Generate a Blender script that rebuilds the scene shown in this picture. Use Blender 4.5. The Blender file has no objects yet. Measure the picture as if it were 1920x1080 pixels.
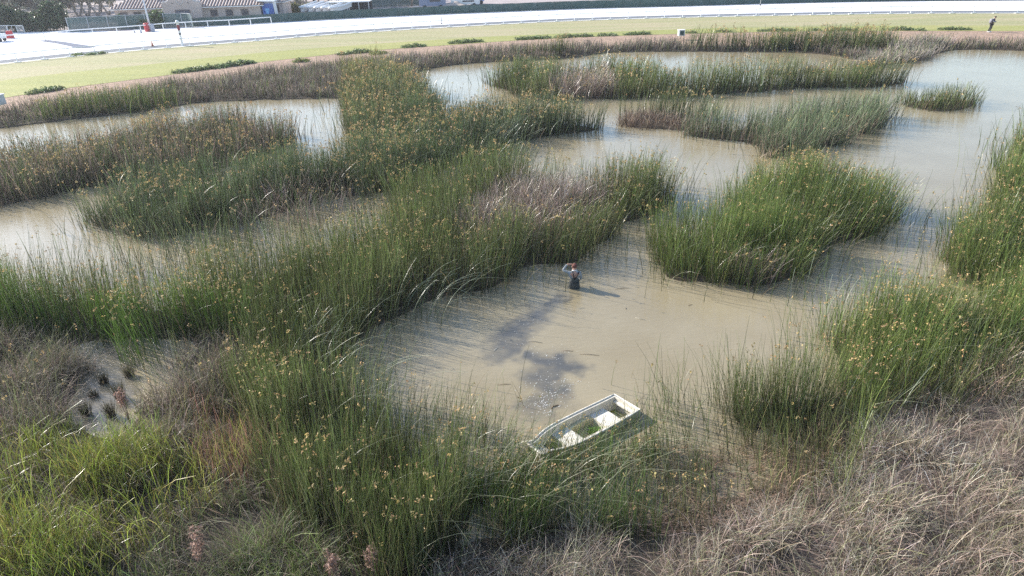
import bpy, bmesh, math, random
import numpy as np
from mathutils import Vector, Matrix, Euler
random.seed(7); rng = np.random.default_rng(7)
R = math.radians
scene = bpy.context.scene
col = scene.collection

# ------------------------------------------------------------------ camera, world, sun
CAM_H, PITCH, ROLL, FPX = 11.5, R(26.6), .03, 1300.0
cam_data = bpy.data.cameras.new("camera")
cam_data.sensor_width = 36; cam_data.lens = 36 * FPX / 1920
cam_data.clip_start = .1; cam_data.clip_end = 3000
cam = bpy.data.objects.new("camera", cam_data); col.objects.link(cam)
_F = Vector((0, math.cos(PITCH), -math.sin(PITCH)))
_U0 = Vector((0, math.sin(PITCH), math.cos(PITCH))); _R0 = Vector((1, 0, 0))
_Rt = _R0 * math.cos(ROLL) - _U0 * math.sin(ROLL)
_Up = _U0 * math.cos(ROLL) + _R0 * math.sin(ROLL)
cam.matrix_world = Matrix(((_Rt.x, _Up.x, -_F.x, 0), (_Rt.y, _Up.y, -_F.y, 0), (_Rt.z, _Up.z, -_F.z, CAM_H), (0, 0, 0, 1)))
scene.camera = cam

SUN_EL, SUN_DIR = R(29), math.atan2(.47, -.88)        # the sun stands ahead and to the left
world = bpy.data.worlds.new("World"); scene.world = world; world.use_nodes = True
nt = world.node_tree; bg = nt.nodes["Background"]; sky = nt.nodes.new("ShaderNodeTexSky")
sky.sky_type = 'NISHITA'; sky.sun_disc = False; sky.sun_elevation = SUN_EL
sky.sun_rotation = math.pi / 2 - SUN_DIR; sky.air_density = 1.0; sky.dust_density = .8; sky.ozone_density = 1.2
nt.links.new(sky.outputs[0], bg.inputs[0]); bg.inputs[1].default_value = .15
sl = bpy.data.lights.new("sun", 'SUN'); sl.energy = 4.9; sl.angle = R(.53); sl.color = (1, .95, .87)
so = bpy.data.objects.new("sun", sl); col.objects.link(so)
sv = Vector((math.cos(SUN_DIR) * math.cos(SUN_EL), math.sin(SUN_DIR) * math.cos(SUN_EL), math.sin(SUN_EL)))
so.rotation_euler = sv.to_track_quat('Z', 'Y').to_euler(); so.location = (-40, 40, 60)
scene.view_settings.view_transform = 'Standard'; scene.view_settings.look = 'None'
scene.view_settings.gamma = 1; scene.view_settings.exposure = .98
scene.cycles.use_denoising = False; scene.cycles.max_bounces = 6; scene.cycles.diffuse_bounces = 3; scene.cycles.glossy_bounces = 3
scene.cycles.transmission_bounces = 3; scene.cycles.transparent_max_bounces = 8
scene.cycles.sample_clamp_indirect = 6

def at(px, py, z=0.):
    """ground point (at height z) that the survey photograph shows at this pixel of its 1920 frame"""
    a, b = (px - 960) / FPX, (540 - py) / FPX
    d = _F + _Rt * a + _Up * b
    t = (z - CAM_H) / d.z
    return Vector((d.x * t, d.y * t, z))

# ------------------------------------------------------------------ helpers
def tag(o, label=None, cat=None, group=None, kind=None):
    if label: o['label'] = label
    if cat: o['category'] = cat
    if group: o['group'] = group
    if kind: o['kind'] = kind
    return o
def empty(name, loc=(0, 0, 0), rz=0):
    o = bpy.data.objects.new(name, None); col.objects.link(o)
    o.location = loc; o.rotation_euler = (0, 0, rz); o.empty_display_size = .2
    return o
def copy_tree(o, parent=None):
    c = o.copy(); col.objects.link(c)
    if parent: c.parent = parent
    for ch in list(o.children): copy_tree(ch, c)
    return c
def build(name, bm, mats, parent=None, smooth=False):
    me = bpy.data.meshes.new(name)
    bmesh.ops.recalc_face_normals(bm, faces=bm.faces)
    bm.to_mesh(me); bm.free()
    for m in (mats if isinstance(mats, (list, tuple)) else [mats]): me.materials.append(m)
    if smooth: me.polygons.foreach_set('use_smooth', [True] * len(me.polygons))
    o = bpy.data.objects.new(name, me); col.objects.link(o)
    if parent: o.parent = parent
    return o
def box(bm, c, s, rz=0, mi=0, rx=0, ry=0):
    m = Matrix.Translation(c) @ Euler((rx, ry, rz)).to_matrix().to_4x4() @ Matrix.Diagonal((s[0], s[1], s[2], 1))
    r = bmesh.ops.create_cube(bm, size=1, matrix=m)
    for f in {f for v in r['verts'] for f in v.link_faces}: f.material_index = mi
    return r['verts']
def tube(bm, pts, rad, n=6, mi=0, cap=True):
    pts = [Vector(p) for p in pts]
    rad = rad if isinstance(rad, (list, tuple)) else [rad] * len(pts)
    rings = []; prev = None
    for i, p in enumerate(pts):
        d = (pts[min(i + 1, len(pts) - 1)] - pts[max(i - 1, 0)]).normalized()
        u = d.orthogonal().normalized() if prev is None else (prev - d * prev.dot(d)).normalized()
        prev = u; w = d.cross(u)
        rings.append([bm.verts.new(p + (u * math.cos(2 * math.pi * k / n) + w * math.sin(2 * math.pi * k / n)) * rad[i]) for k in range(n)])
    for a, b in zip(rings, rings[1:]):
        for k in range(n):
            f = bm.faces.new((a[k], a[(k + 1) % n], b[(k + 1) % n], b[k])); f.material_index = mi
    if cap:
        for r_ in (rings[0], rings[-1]):
            f = bm.faces.new(r_); f.material_index = mi
def spline(pts, step):
    """Catmull-Rom through points, resampled at even steps"""
    P = [Vector(p) for p in pts]; P = [P[0] * 2 - P[1]] + P + [P[-1] * 2 - P[-2]]
    out = []
    for i in range(1, len(P) - 2):
        for k in range(24):
            t = k / 24; a, b, c, d = P[i - 1:i + 3]
            out.append(.5 * ((2 * b) + (c - a) * t + (2 * a - 5 * b + 4 * c - d) * t * t + (-a + 3 * b - 3 * c + d) * t ** 3))
    out.append(P[-2])
    res = [out[0]]; acc = 0
    for a, b in zip(out, out[1:]):
        L = (b - a).length
        while acc + L >= step:
            a = a + (b - a) * ((step - acc) / L); res.append(a.copy()); L = (b - a).length; acc = 0
        acc += L
    return res

# materials
def mat(name, color, rough=.7, spec=.4, noise=None, bump=None, metal=0, nscale=4., coords='Object'):
    m = bpy.data.materials.new(name); m.use_nodes = True; t = m.node_tree; p = t.nodes['Principled BSDF']
    p.inputs['Base Color'].default_value = (*color, 1); p.inputs['Roughness'].default_value = rough
    p.inputs['Specular IOR Level'].default_value = spec; p.inputs['Metallic'].default_value = metal
    tc = t.nodes.new('ShaderNodeTexCoord')
    if noise is not None:
        n = t.nodes.new('ShaderNodeTexNoise'); n.inputs['Scale'].default_value = nscale; n.inputs['Detail'].default_value = 6
        n.inputs['Roughness'].default_value = .65
        t.links.new(tc.outputs[coords], n.inputs['Vector'])
        r = t.nodes.new('ShaderNodeValToRGB'); r.color_ramp.elements[0].position = .32; r.color_ramp.elements[1].position = .68
        r.color_ramp.elements[0].color = (*color, 1); r.color_ramp.elements[1].color = (*noise, 1)
        t.links.new(n.outputs['Fac'], r.inputs[0]); t.links.new(r.outputs[0], p.inputs['Base Color'])
    if bump:
        n2 = t.nodes.new('ShaderNodeTexNoise'); n2.inputs['Scale'].default_value = bump[0]; n2.inputs['Detail'].default_value = 4
        t.links.new(tc.outputs[coords], n2.inputs['Vector'])
        b = t.nodes.new('ShaderNodeBump'); b.inputs['Strength'].default_value = bump[1]; b.inputs['Distance'].default_value = bump[2]
        t.links.new(n2.outputs['Fac'], b.inputs['Height']); t.links.new(b.outputs[0], p.inputs['Normal'])
    return m
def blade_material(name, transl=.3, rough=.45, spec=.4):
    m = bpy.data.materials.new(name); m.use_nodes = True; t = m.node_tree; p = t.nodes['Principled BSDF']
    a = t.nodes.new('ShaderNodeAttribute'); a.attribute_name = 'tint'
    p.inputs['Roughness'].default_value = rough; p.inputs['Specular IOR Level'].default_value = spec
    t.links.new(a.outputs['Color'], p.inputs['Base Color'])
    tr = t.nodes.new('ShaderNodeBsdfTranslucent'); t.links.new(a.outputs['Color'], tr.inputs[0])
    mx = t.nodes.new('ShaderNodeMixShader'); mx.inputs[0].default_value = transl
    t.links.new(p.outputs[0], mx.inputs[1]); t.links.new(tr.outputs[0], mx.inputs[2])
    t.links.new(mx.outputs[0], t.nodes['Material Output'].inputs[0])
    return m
M_BLADE = blade_material('reed_stem', .3, .33, .6)
M_DRY = blade_material('dry_rush', .28, .6, .35)
M_LEAF = blade_material('leaf', .3, .5, .4)
M_WHITE = mat('white_paint', (.8, .8, .8), .45, .5, noise=(.68, .68, .67), nscale=3)
M_METAL = mat('galvanised_metal', (.45, .47, .5), .45, .5)
M_BARK = mat('pale_bark', (.42, .38, .33), .8, .2, noise=(.25, .21, .18), nscale=3)
M_TWIG = mat('dark_bark', (.16, .12, .09), .85, .2, noise=(.24, .19, .15), nscale=5)
M_RED = mat('red_plastic', (.5, .04, .05), .5, .4, noise=(.42, .05, .05))
M_BLACK = mat('black_rubber', (.02, .02, .022), .6, .4)

# ------------------------------------------------------------------ raster of the marsh (0.25 m cells)
ST = .25
X0, X1, Y0, Y1 = -78., 96., 6., 102.
gx = np.arange(X0, X1, ST) + ST / 2; gy = np.arange(Y0, Y1, ST) + ST / 2
GX, GY = np.meshgrid(gx, gy)
def vnoise(x, y, s, seed):
    """smooth value noise in -1..1 with cell size s metres"""
    g = np.random.default_rng(seed).uniform(-1, 1, (256, 256))
    u, v = x / s + 1000, y / s + 1000
    i, j = np.floor(u).astype(int), np.floor(v).astype(int); fu, fv = u - i, v - j
    fu = fu * fu * (3 - 2 * fu); fv = fv * fv * (3 - 2 * fv)
    a = g[i % 256, j % 256]; b = g[(i + 1) % 256, j % 256]; c = g[i % 256, (j + 1) % 256]; d = g[(i + 1) % 256, (j + 1) % 256]
    return (a * (1 - fu) + b * fu) * (1 - fv) + (c * (1 - fu) + d * fu) * fv
WX = GX + .8 * vnoise(GX, GY, 3.2, 1) + .4 * vnoise(GX, GY, .9, 2)
WY = GY + .8 * vnoise(GX, GY, 3.2, 3) + .4 * vnoise(GX, GY, .9, 4)
def inside(poly, x=None, y=None):
    x = WX if x is None else x; y = WY if y is None else y
    r = np.zeros(x.shape, bool); n = len(poly)
    for i in range(n):
        (x1, y1), (x2, y2) = poly[i], poly[(i + 1) % n]
        if y1 == y2: continue
        c = (y1 > y) != (y2 > y)
        r ^= c & (x < (x2 - x1) * (y - y1) / (y2 - y1) + x1)
    return r
def pxpoly(pts):
    return [tuple(at(*p)[:2]) for p in pts]
def blur(a, r):
    a = a.astype(np.float32)
    for ax in (0, 1):
        for _ in range(2):
            c = np.cumsum(np.pad(a, [(r + 1, r) if k == ax else (0, 0) for k in (0, 1)], mode='edge'), axis=ax)
            n = a.shape[ax]
            hi = np.take(c, range(2 * r + 1, 2 * r + 1 + n), axis=ax); lo = np.take(c, range(0, n), axis=ax)
            a = (hi - lo) / (2 * r + 1)
    return a

# land outlines (pixel x, pixel y, height of the thing seen there)
SHORE_FAR = [(-500, 310, 0), (-200, 262, 0), (0, 240, 0), (70, 230, 0), (200, 216, 0), (325, 201, 0), (345, 190, 0), (450, 188, 0), (560, 184, 0),
             (640, 186, 0), (700, 165, 0), (800, 128, 0), (870, 118, 0), (960, 114, 0), (1060, 110, 0), (1140, 97, 0), (1290, 96, 0),
             (1420, 97, 0), (1540, 99, 0), (1580, 108, 0), (1650, 118, 0), (1715, 112, 0), (1775, 92, 0), (1850, 91, 0), (1920, 96, 0), (2300, 110, 0)]
_fs = pxpoly(SHORE_FAR); FAR_LAND = _fs + [(140, 150), (-140, 150)]
NEAR_LAND = pxpoly([(-600, 700, 0), (0, 790, 0), (150, 800, 0), (250, 790, 0), (400, 720, 0), (430, 800, 0), (520, 1010, 0), (800, 1040, 0), (1100, 1015, 0),
                    (1250, 985, 0), (1360, 925, 0), (1450, 860, 0), (1600, 775, 0), (1700, 720, 0), (1800, 650, 0), (1920, 590, 0), (2300, 430, 0),
                    (2600, 1200, 0), (960, 1500, 0), (-600, 1300, 0)])
m_far = inside(FAR_LAND, GX, GY); m_near = inside(NEAR_LAND)

BEDS = {   # name: (label, species, density, pixel outline)
 'reed_bed_ridge': ('wide ridge of tall green bulrush running behind the wading person', 'green', 1.0,
   [(690, 672, 0), (745, 625, 0), (790, 597, 0), (850, 575, 0), (905, 548, 0), (965, 520, 0), (1020, 508, 0), (1075, 497, 0), (1108, 480, 0), (1135, 442, 0),
    (1190, 430, 0), (1238, 412, 0), (1262, 385, 0), (1276, 350, 0), (1278, 312, 1.7), (1240, 285, 1.8), (1170, 282, 1.8), (1100, 285, 1.8), (1010, 300, 1.7),
    (930, 285, 1.2), (800, 330, 1.2), (700, 378, 1.4), (620, 420, 1.6), (540, 452, 1.4), (430, 487, 1.1), (300, 506, 1.0), (150, 514, 1.0), (0, 508, 1.0), (-400, 530, 1.0),
    (-450, 680, 0), (0, 640, 0), (90, 645, 0), (170, 662, 0), (230, 665, 0), (300, 655, 0), (400, 680, 0), (500, 700, 0), (600, 700, 0)]),
 'reed_bed_hook': ('hooked reed bed with golden seed heads curving beyond the left channel', 'dull', 1.0,
   [(150, 402, 0), (172, 432, 0), (215, 453, 0), (290, 456, 0), (380, 441, 0), (440, 426, 0), (520, 410, 0), (600, 388, 0), (680, 372, 0), (780, 352, 0), (860, 325, 0),
    (935, 292, 0), (965, 270, 0), (1050, 256, 0), (1125, 245, 0), (1132, 234, 0), (1040, 226, 0), (930, 224, 0), (850, 215, .8), (812, 165, 1.8), (790, 130, 1.8),
    (740, 118, 1.8), (690, 122, 1.8), (648, 150, 1.8), (640, 190, 1.8), (655, 222, 1.8), (600, 275, 1.6), (480, 300, 1.2), (330, 320, 1.0), (215, 315, 1.8), (170, 350, 1.6)]),
 'reed_bed_back': ('brown topped reed bed at the left edge behind the hooked bed', 'mauve', 1.0,
   [(-500, 450, 0), (-100, 408, 0), (0, 388, 0), (60, 377, 0), (130, 358, 0), (250, 340, 0), (400, 318, 0), (520, 292, 0), (560, 272, 0), (577, 246, 0), (572, 220, 1.7), (540, 204, 1.7),
    (480, 195, 1.6), (400, 203, 1.5), (300, 215, 1.4), (200, 236, 1.3), (100, 254, 1.3), (0, 268, 1.3), (-500, 330, 1.3)]),
 'reed_bed_island': ('thick oval reed island right of the wading person', 'olive', 1.1,
   [(1210, 455, 0), (1215, 490, 0), (1240, 520, 0), (1290, 540, 0), (1360, 548, 0), (1430, 540, 0), (1500, 518, 0), (1570, 482, 0), (1640, 442, 0), (1672, 400, 0),
    (1690, 350, 1.4), (1670, 312, 1.9), (1600, 275, 1.9), (1500, 262, 1.9), (1420, 275, 1.9), (1370, 318, 1.8), (1300, 360, 1.7), (1255, 400, 1.3)]),
 'reed_bed_far': ('long flat reed island across the far pond', 'green', 1.0,
   [(908, 150, 0), (940, 180, 0), (1010, 188, 0), (1090, 191, 0), (1150, 184, 0), (1250, 184, 0), (1400, 174, 0), (1560, 168, 0), (1640, 165, 0), (1712, 150, 0), (1722, 126, 1.2),
    (1640, 118, 1.4), (1500, 126, 1.3), (1400, 128, 1.4), (1260, 135, 1.4), (1180, 110, 1.7), (1100, 108, 1.7), (1000, 112, 1.7), (930, 122, 1.6)]),
 'reed_bed_mid': ('mixed brown and grey green reed islet behind the oval island', 'mix', 1.0,
   [(1290, 256, 0), (1400, 272, 0), (1430, 300, 0), (1510, 300, 0), (1600, 256, 0), (1670, 228, 0), (1695, 205, .5), (1635, 190, .9), (1500, 190, .9), (1480, 215, .8), (1370, 220, .6), (1290, 230, .5)]),
 'brown_rush_islet': ('low brown dead rush islet with green stems behind it', 'brown', 1.2,
   [(1155, 226, 0), (1165, 234, 0), (1200, 240, 0), (1300, 245, 0), (1315, 232, 0), (1290, 222, 0), (1180, 218, 0)]),
 'reed_clump_fringe': ('thin green reed fringe behind the low brown islet', 'green', .8,
   [(1140, 215, 0), (1180, 222, 0), (1290, 224, 0), (1400, 216, 0), (1390, 200, .5), (1240, 196, .6), (1145, 200, .6)]),
 'reed_bed_small': ('small reed islet alone in the right channel', 'low', .75,
   [(1685, 190, 0), (1690, 204, 0), (1740, 212, 0), (1800, 210, 0), (1842, 202, 0), (1830, 188, 0), (1760, 183, 0), (1700, 184, 0)]),
 'reed_bed_right_far': ('tall reeds along the right edge beside the open channel', 'olive', 1.1,
   [(1738, 494, 0), (1790, 512, 0), (1810, 545, 0), (1860, 600, 0), (1920, 640, 0), (2300, 640, 0), (2500, 200, 0), (2100, 150, 1.8), (1945, 195, 1.5), (1915, 240, 1.4), (1860, 290, .8), (1840, 322, 0),
    (1900, 330, 0), (1850, 360, .6), (1815, 400, .6), (1745, 455, .4)]),
 'reed_bed_right': ('bushy green reeds on the right bank above the straw', 'olive', 1.1,
   [(1545, 640, 0), (1560, 600, .5), (1620, 580, .6), (1700, 560, .7), (1780, 560, .7), (1860, 570, .6), (1930, 590, .4), (2300, 560, 0), (2300, 640, 0), (1920, 695, 0),
    (1830, 740, 0), (1740, 795, 0), (1640, 845, 0), (1530, 885, 0), (1450, 890, 0), (1590, 760, 0), (1600, 720, 0), (1570, 690, 0)]),
 'reed_clump_right': ('dark rounded reed clump between the pool and right bank', 'green', 1.25,
   [(1345, 740, 0), (1345, 785, 0), (1400, 812, 0), (1480, 825, 0), (1560, 812, 0), (1590, 760, 0), (1575, 725, 0), (1480, 715, 0), (1400, 718, 0)]),
 'brown_stem_flat': ('sparse brown and green stems over litter right of the boat', 'brownsparse', .9,
   [(1230, 880, 0), (1290, 830, 0), (1400, 790, 0), (1560, 800, 0), (1620, 840, 0), (1500, 900, 0), (1400, 960, 0), (1280, 1010, 0), (1200, 990, 0)]),
 'reed_bed_front': ('tallest dark reeds in the foreground left of the boat', 'green', 1.0,
   [(420, 690, 0), (470, 690, 0), (560, 690, 0), (650, 690, 0), (690, 720, 0), (730, 790, 0), (790, 850, 0), (880, 885, 0), (960, 890, 0), (960, 1020, 0), (900, 1065, 0), (760, 1095, 0), (640, 1140, 0),
    (560, 1090, 0), (530, 980, 0), (520, 880, 0), (480, 790, 0), (430, 740, 0)]),
 'reed_fringe_front': ('loose reed fringe with tan seed heads in front of the boat', 'greenopen', 1.25,
   [(955, 880, 0), (1060, 872, 0), (1140, 842, 0), (1205, 800, 0), (1270, 835, 0), (1270, 920, 0), (1230, 985, 0), (1150, 1040, 0), (1050, 1055, 0), (900, 1065, 0), (900, 950, 0)]),
 'reed_stems_pool': ('scattered single reed stems in open water between boat and dark clump', 'greenopen', .22,
   [(1190, 810, 0), (1215, 770, 0), (1300, 740, 0), (1350, 740, 0), (1345, 800, 0), (1320, 850, 0), (1230, 850, 0)]),
 'reed_stems_left': ('scattered reed stems in the water left of the boat bow', 'greenopen', .35,
   [(740, 790, 0), (780, 770, 0), (880, 800, 0), (975, 855, 0), (970, 895, 0), (880, 890, 0), (790, 850, 0)]),
 'reed_stems_channel': ('thin veil of reed stems in the left channel behind the wide ridge', 'dull', .13,
   [(60, 560, 0), (180, 535, 0), (420, 500, 0), (600, 450, 0), (740, 400, 0), (720, 380, 0), (560, 412, 0), (430, 445, 0), (280, 475, 0), (60, 530, 0)]),
 'pool_stems': ('few dark stems standing in the head of the tiny pool', 'dull', .45,
   [(150, 690, 0), (190, 650, 0), (270, 660, 0), (290, 700, 0), (250, 715, 0), (200, 700, 0)]),
 'cattail_bed': ('bright yellow green cattail blades in the lower left corner', 'yellow', 1.0,
   [(-600, 850, 0), (0, 840, 0), (120, 845, 0), (260, 835, 0), (360, 835, 0), (430, 870, 0), (440, 960, 0), (400, 1010, 0), (300, 1100, 0), (-100, 1260, 0), (-600, 1200, 0)]),
 'dead_rush_left': ('grey brown dead rush mound at the left edge above the cattails', 'deadm', 1.2,
   [(-600, 680, 0), (0, 640, 0), (110, 650, 0), (140, 690, 0), (125, 800, 0), (100, 860, 0), (0, 870, 0), (-600, 870, 0)]),
 'dead_rush_pool': ('mauve grey dead rush tangle right of the tiny pool', 'deadm', 1.1,
   [(285, 760, 0), (285, 690, 0), (330, 655, 0), (420, 675, 0), (450, 760, 0), (430, 850, 0), (380, 880, 0), (280, 870, 0)]),
 'russet_rush': ('russet and pink broom like tufts between cattails and tall reeds', 'russet', 1.0,
   [(350, 800, 0), (400, 770, 0), (500, 800, 0), (530, 880, 0), (500, 980, 0), (400, 990, 0), (360, 880, 0)]),
 'rush_bottom': ('tangled grey rush and green stems at the bottom left of centre', 'deadmix', 1.0,
   [(330, 1010, 0), (430, 940, 0), (560, 1000, 0), (640, 1060, 0), (700, 1150, 0), (560, 1250, 0), (200, 1250, 0), (200, 1080, 0)]),
 'straw_bank_bottom': ('curled pale straw and rush litter along the bottom edge', 'straw', 1.0,
   [(680, 1125, 0), (780, 1100, 0), (900, 1080, 0), (1060, 1065, 0), (1180, 1040, 0), (1300, 1015, 0), (1340, 1300, 0), (640, 1300, 0)]),
 'straw_bank': ('matted pinkish grey straw covering the lower right bank', 'straw', 1.15,
   [(1290, 1015, 0), (1380, 955, 0), (1480, 895, 0), (1620, 840, 0), (1740, 780, 0), (1850, 715, 0), (1920, 670, 0), (2300, 560, 0), (2700, 1200, 0), (1340, 1300, 0)]),
 'shore_rush_left': ('grey brown rush on the far bank at the left edge', 'greyrush', 1.0,
   [(-400, 285, 0), (0, 236, 0), (90, 222, 0), (200, 214, 0), (330, 197, 0), (345, 187, 0), (450, 185, 0), (560, 181, 0), (640, 183, 0), (720, 160, 0), (800, 124, 0), (870, 115, 0), (960, 111, 0), (1000, 108, 0),
    (1000, 87, .6), (900, 93, .6), (800, 101, .6), (700, 110, .6), (600, 121, .6), (480, 134, .6), (400, 145, .6), (270, 162, .6), (100, 188, .6), (0, 203, .6), (-400, 260, .6)]),
 'shore_reed_left': ('yellow green reeds at the far bank waterline on the left', 'olive', 1.0,
   [(40, 234, 0), (200, 218, 0), (330, 201, 0), (340, 188, .2), (250, 190, .6), (120, 203, .6), (50, 214, .6)]),
 'shore_reed_middle': ('dark upright reeds on the far waterline above the pond narrows', 'green', 1.2,
   [(912, 112, 0), (960, 112, 0), (1060, 108, 0), (1100, 100, 0), (1080, 94, .6), (1000, 96, .6), (915, 102, .6)]),
 'shore_rush_middle': ('pale grey rush bank below the dirt track in the middle', 'greyrush', 1.0,
   [(1000, 108, 0), (1060, 106, 0), (1140, 95, 0), (1290, 94, 0), (1300, 77, .5), (1150, 81, .5), (1000, 88, .5)]),
 'shore_reed_right': ('long green reed strip on the far waterline right of centre', 'green', 1.2,
   [(1285, 95, 0), (1420, 96, 0), (1540, 98, 0), (1600, 104, 0), (1690, 92, 0), (1700, 76, .7), (1500, 77, .7), (1300, 80, .7)]),
 'shore_rush_pale': ('pale silver rush spit linking the far bank and long island', 'pale', 1.3,
   [(1500, 138, 0), (1620, 128, 0), (1690, 122, 0), (1740, 108, 0), (1782, 91, 0), (1800, 75, .6), (1700, 72, .6), (1650, 95, .6), (1560, 116, .6), (1420, 124, .6), (1400, 134, .3)]),
 'shore_rush_right': ('dull green rush on the far right bank under the walker', 'greyrush', 1.0,
   [(1775, 91, 0), (1850, 90, 0), (1920, 95, 0), (2300, 110, 0), (2300, 84, .4), (1920, 80, .4), (1790, 76, .5)]),
}
masks = {}
bedmask = np.zeros(GX.shape, bool)
for k, (_, sp, dn, pts) in BEDS.items():
    masks[k] = inside(pxpoly(pts))
    if k not in ('pool_stems', 'reed_stems_pool', 'reed_stems_left', 'reed_stems_channel', 'brown_stem_flat', 'reed_clump_fringe', 'reed_fringe_front'): bedmask |= masks[k]
soft = blur(bedmask, 2); land = blur(m_far | m_near, 2)
d_far = blur(m_far, 8); d_near = blur(m_near, 9)
wob = vnoise(GX, GY, 3, 11) * .5 + vnoise(GX, GY, 1.1, 12) * .25
h_dirt = .3
def sstep(a, lo, hi):
    t = np.clip((a - lo) / (hi - lo), 0, 1); return t * t * (3 - 2 * t)
HZ = -.8 + .83 * sstep(soft, .1, .85)
near_rise = blur(m_near, 14)
HZ = np.maximum(HZ, np.where(m_near | (d_near > .5), .05 + .5 * sstep(near_rise, .5, 1) + .08 * wob, -.8))
HZ = np.maximum(HZ, -.8 + .85 * sstep(land, .2, .6))
HZ = HZ + np.where(m_near & (near_rise > .55), .09 + .13 * vnoise(GX, GY, 1.3, 13) + .07 * vnoise(GX, GY, .55, 14), 0)
HZ = np.where(d_far > .42, np.maximum(HZ, .05 + (h_dirt - .05) * sstep(d_far, .55, 1)), HZ)
POOL = inside(pxpoly([(150, 672, 0), (210, 655, 0), (265, 690, 0), (250, 740, 0), (245, 795, 0), (210, 825, 0), (160, 808, 0), (145, 740, 0)]))
HZ = np.where(blur(POOL, 1) > .4, -.5, HZ)
def ground_z(x, y):
    i = np.clip(((y - Y0) / ST - .5), 0, HZ.shape[0] - 2); j = np.clip(((x - X0) / ST - .5), 0, HZ.shape[1] - 2)
    i0, j0 = np.floor(i).astype(int), np.floor(j).astype(int); fi, fj = i - i0, j - j0
    return (HZ[i0, j0] * (1 - fi) * (1 - fj) + HZ[i0 + 1, j0] * fi * (1 - fj) + HZ[i0, j0 + 1] * (1 - fi) * fj + HZ[i0 + 1, j0 + 1] * fi * fj)

# ------------------------------------------------------------------ ground
def grid_object(name, xs, ys, Z, m, attrs=None):
    me = bpy.data.meshes.new(name); ny, nx = len(ys), len(xs)
    XX, YY = np.meshgrid(xs, ys); co = np.stack([XX, YY, Z], -1).reshape(-1, 3).astype(np.float32)
    me.vertices.add(nx * ny); me.vertices.foreach_set('co', co.ravel())
    idx = np.arange(nx * ny).reshape(ny, nx)
    q = np.stack([idx[:-1, :-1], idx[:-1, 1:], idx[1:, 1:], idx[1:, :-1]], -1).reshape(-1, 4)
    me.loops.add(q.size); me.loops.foreach_set('vertex_index', q.ravel().astype(np.int32))
    me.polygons.add(len(q)); me.polygons.foreach_set('loop_start', (np.arange(len(q)) * 4).astype(np.int32))
    me.polygons.foreach_set('use_smooth', np.ones(len(q), bool))
    for an, arr in (attrs or {}).items():
        a = me.attributes.new(an, 'FLOAT_COLOR', 'POINT'); a.data.foreach_set('color', arr.reshape(-1, 4).astype(np.float32).ravel())
    me.update(); me.validate(); me.materials.append(m)
    o = bpy.data.objects.new(name, me); col.objects.link(o); return o
def attr_ground_material():
    m = bpy.data.materials.new('marsh_ground'); m.use_nodes = True; t = m.node_tree; p = t.nodes['Principled BSDF']
    a = t.nodes.new('ShaderNodeAttribute'); a.attribute_name = 'tint'
    tc = t.nodes.new('ShaderNodeTexCoord')
    n = t.nodes.new('ShaderNodeTexNoise'); n.inputs['Scale'].default_value = 2.2; n.inputs['Detail'].default_value = 10; n.inputs['Roughness'].default_value = .75
    t.links.new(tc.outputs['Object'], n.inputs['Vector'])
    r = t.nodes.new('ShaderNodeMapRange'); r.inputs[1].default_value = .3; r.inputs[2].default_value = .7; r.inputs[3].default_value = .45; r.inputs[4].default_value = 1.5
    t.links.new(n.outputs['Fac'], r.inputs[0])
    v = t.nodes.new('ShaderNodeVectorMath'); v.operation = 'SCALE'
    t.links.new(a.outputs['Color'], v.inputs[0]); t.links.new(r.outputs[0], v.inputs['Scale']); t.links.new(v.outputs[0], p.inputs['Base Color'])
    p.inputs['Roughness'].default_value = .9; p.inputs['Specular IOR Level'].default_value = .2
    b = t.nodes.new('ShaderNodeBump'); b.inputs['Strength'].default_value = .9; b.inputs['Distance'].default_value = .12
    t.links.new(n.outputs['Fac'], b.inputs['Height']); t.links.new(b.outputs[0], p.inputs['Normal'])
    return m
colr = np.zeros(GX.shape + (4,)); colr[..., 3] = 1
colr[..., :3] = (.075, .06, .042)
for k, c in (('straw_bank', (.13, .10, .08)), ('straw_bank_bottom', (.10, .08, .065)), ('dead_rush_left', (.09, .07, .055)), ('dead_rush_pool', (.09, .07, .055)), ('rush_bottom', (.10, .08, .06))):
    w = blur(masks[k], 2)[..., None]; colr[..., :3] = colr[..., :3] * (1 - w) + np.array(c) * w
wf = sstep(d_far, .78, .98)[..., None]
colr[..., :3] = colr[..., :3] * (1 - wf) + np.array((.34, .235, .17)) * wf
# one sheet from below the camera to the horizon
ex = np.array([60, 140, 300, 700, 1500.])
xs = np.concatenate([(X0 - ex)[::-1], gx, X1 + ex]); ys = np.concatenate([[-1500., -300, -60, -10, 2], gy, Y1 + ex])
Zb = np.pad(HZ, ((5, 5), (5, 5)), mode='edge'); Cb = np.pad(colr, ((5, 5), (5, 5), (0, 0)), mode='edge')
Zb[-5:, :] = h_dirt; Cb[-5:, :, :3] = (.34, .28, .23)
tag(grid_object('ground', xs, ys, Zb, attr_ground_material(), {'tint': Cb}), kind='structure')

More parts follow.
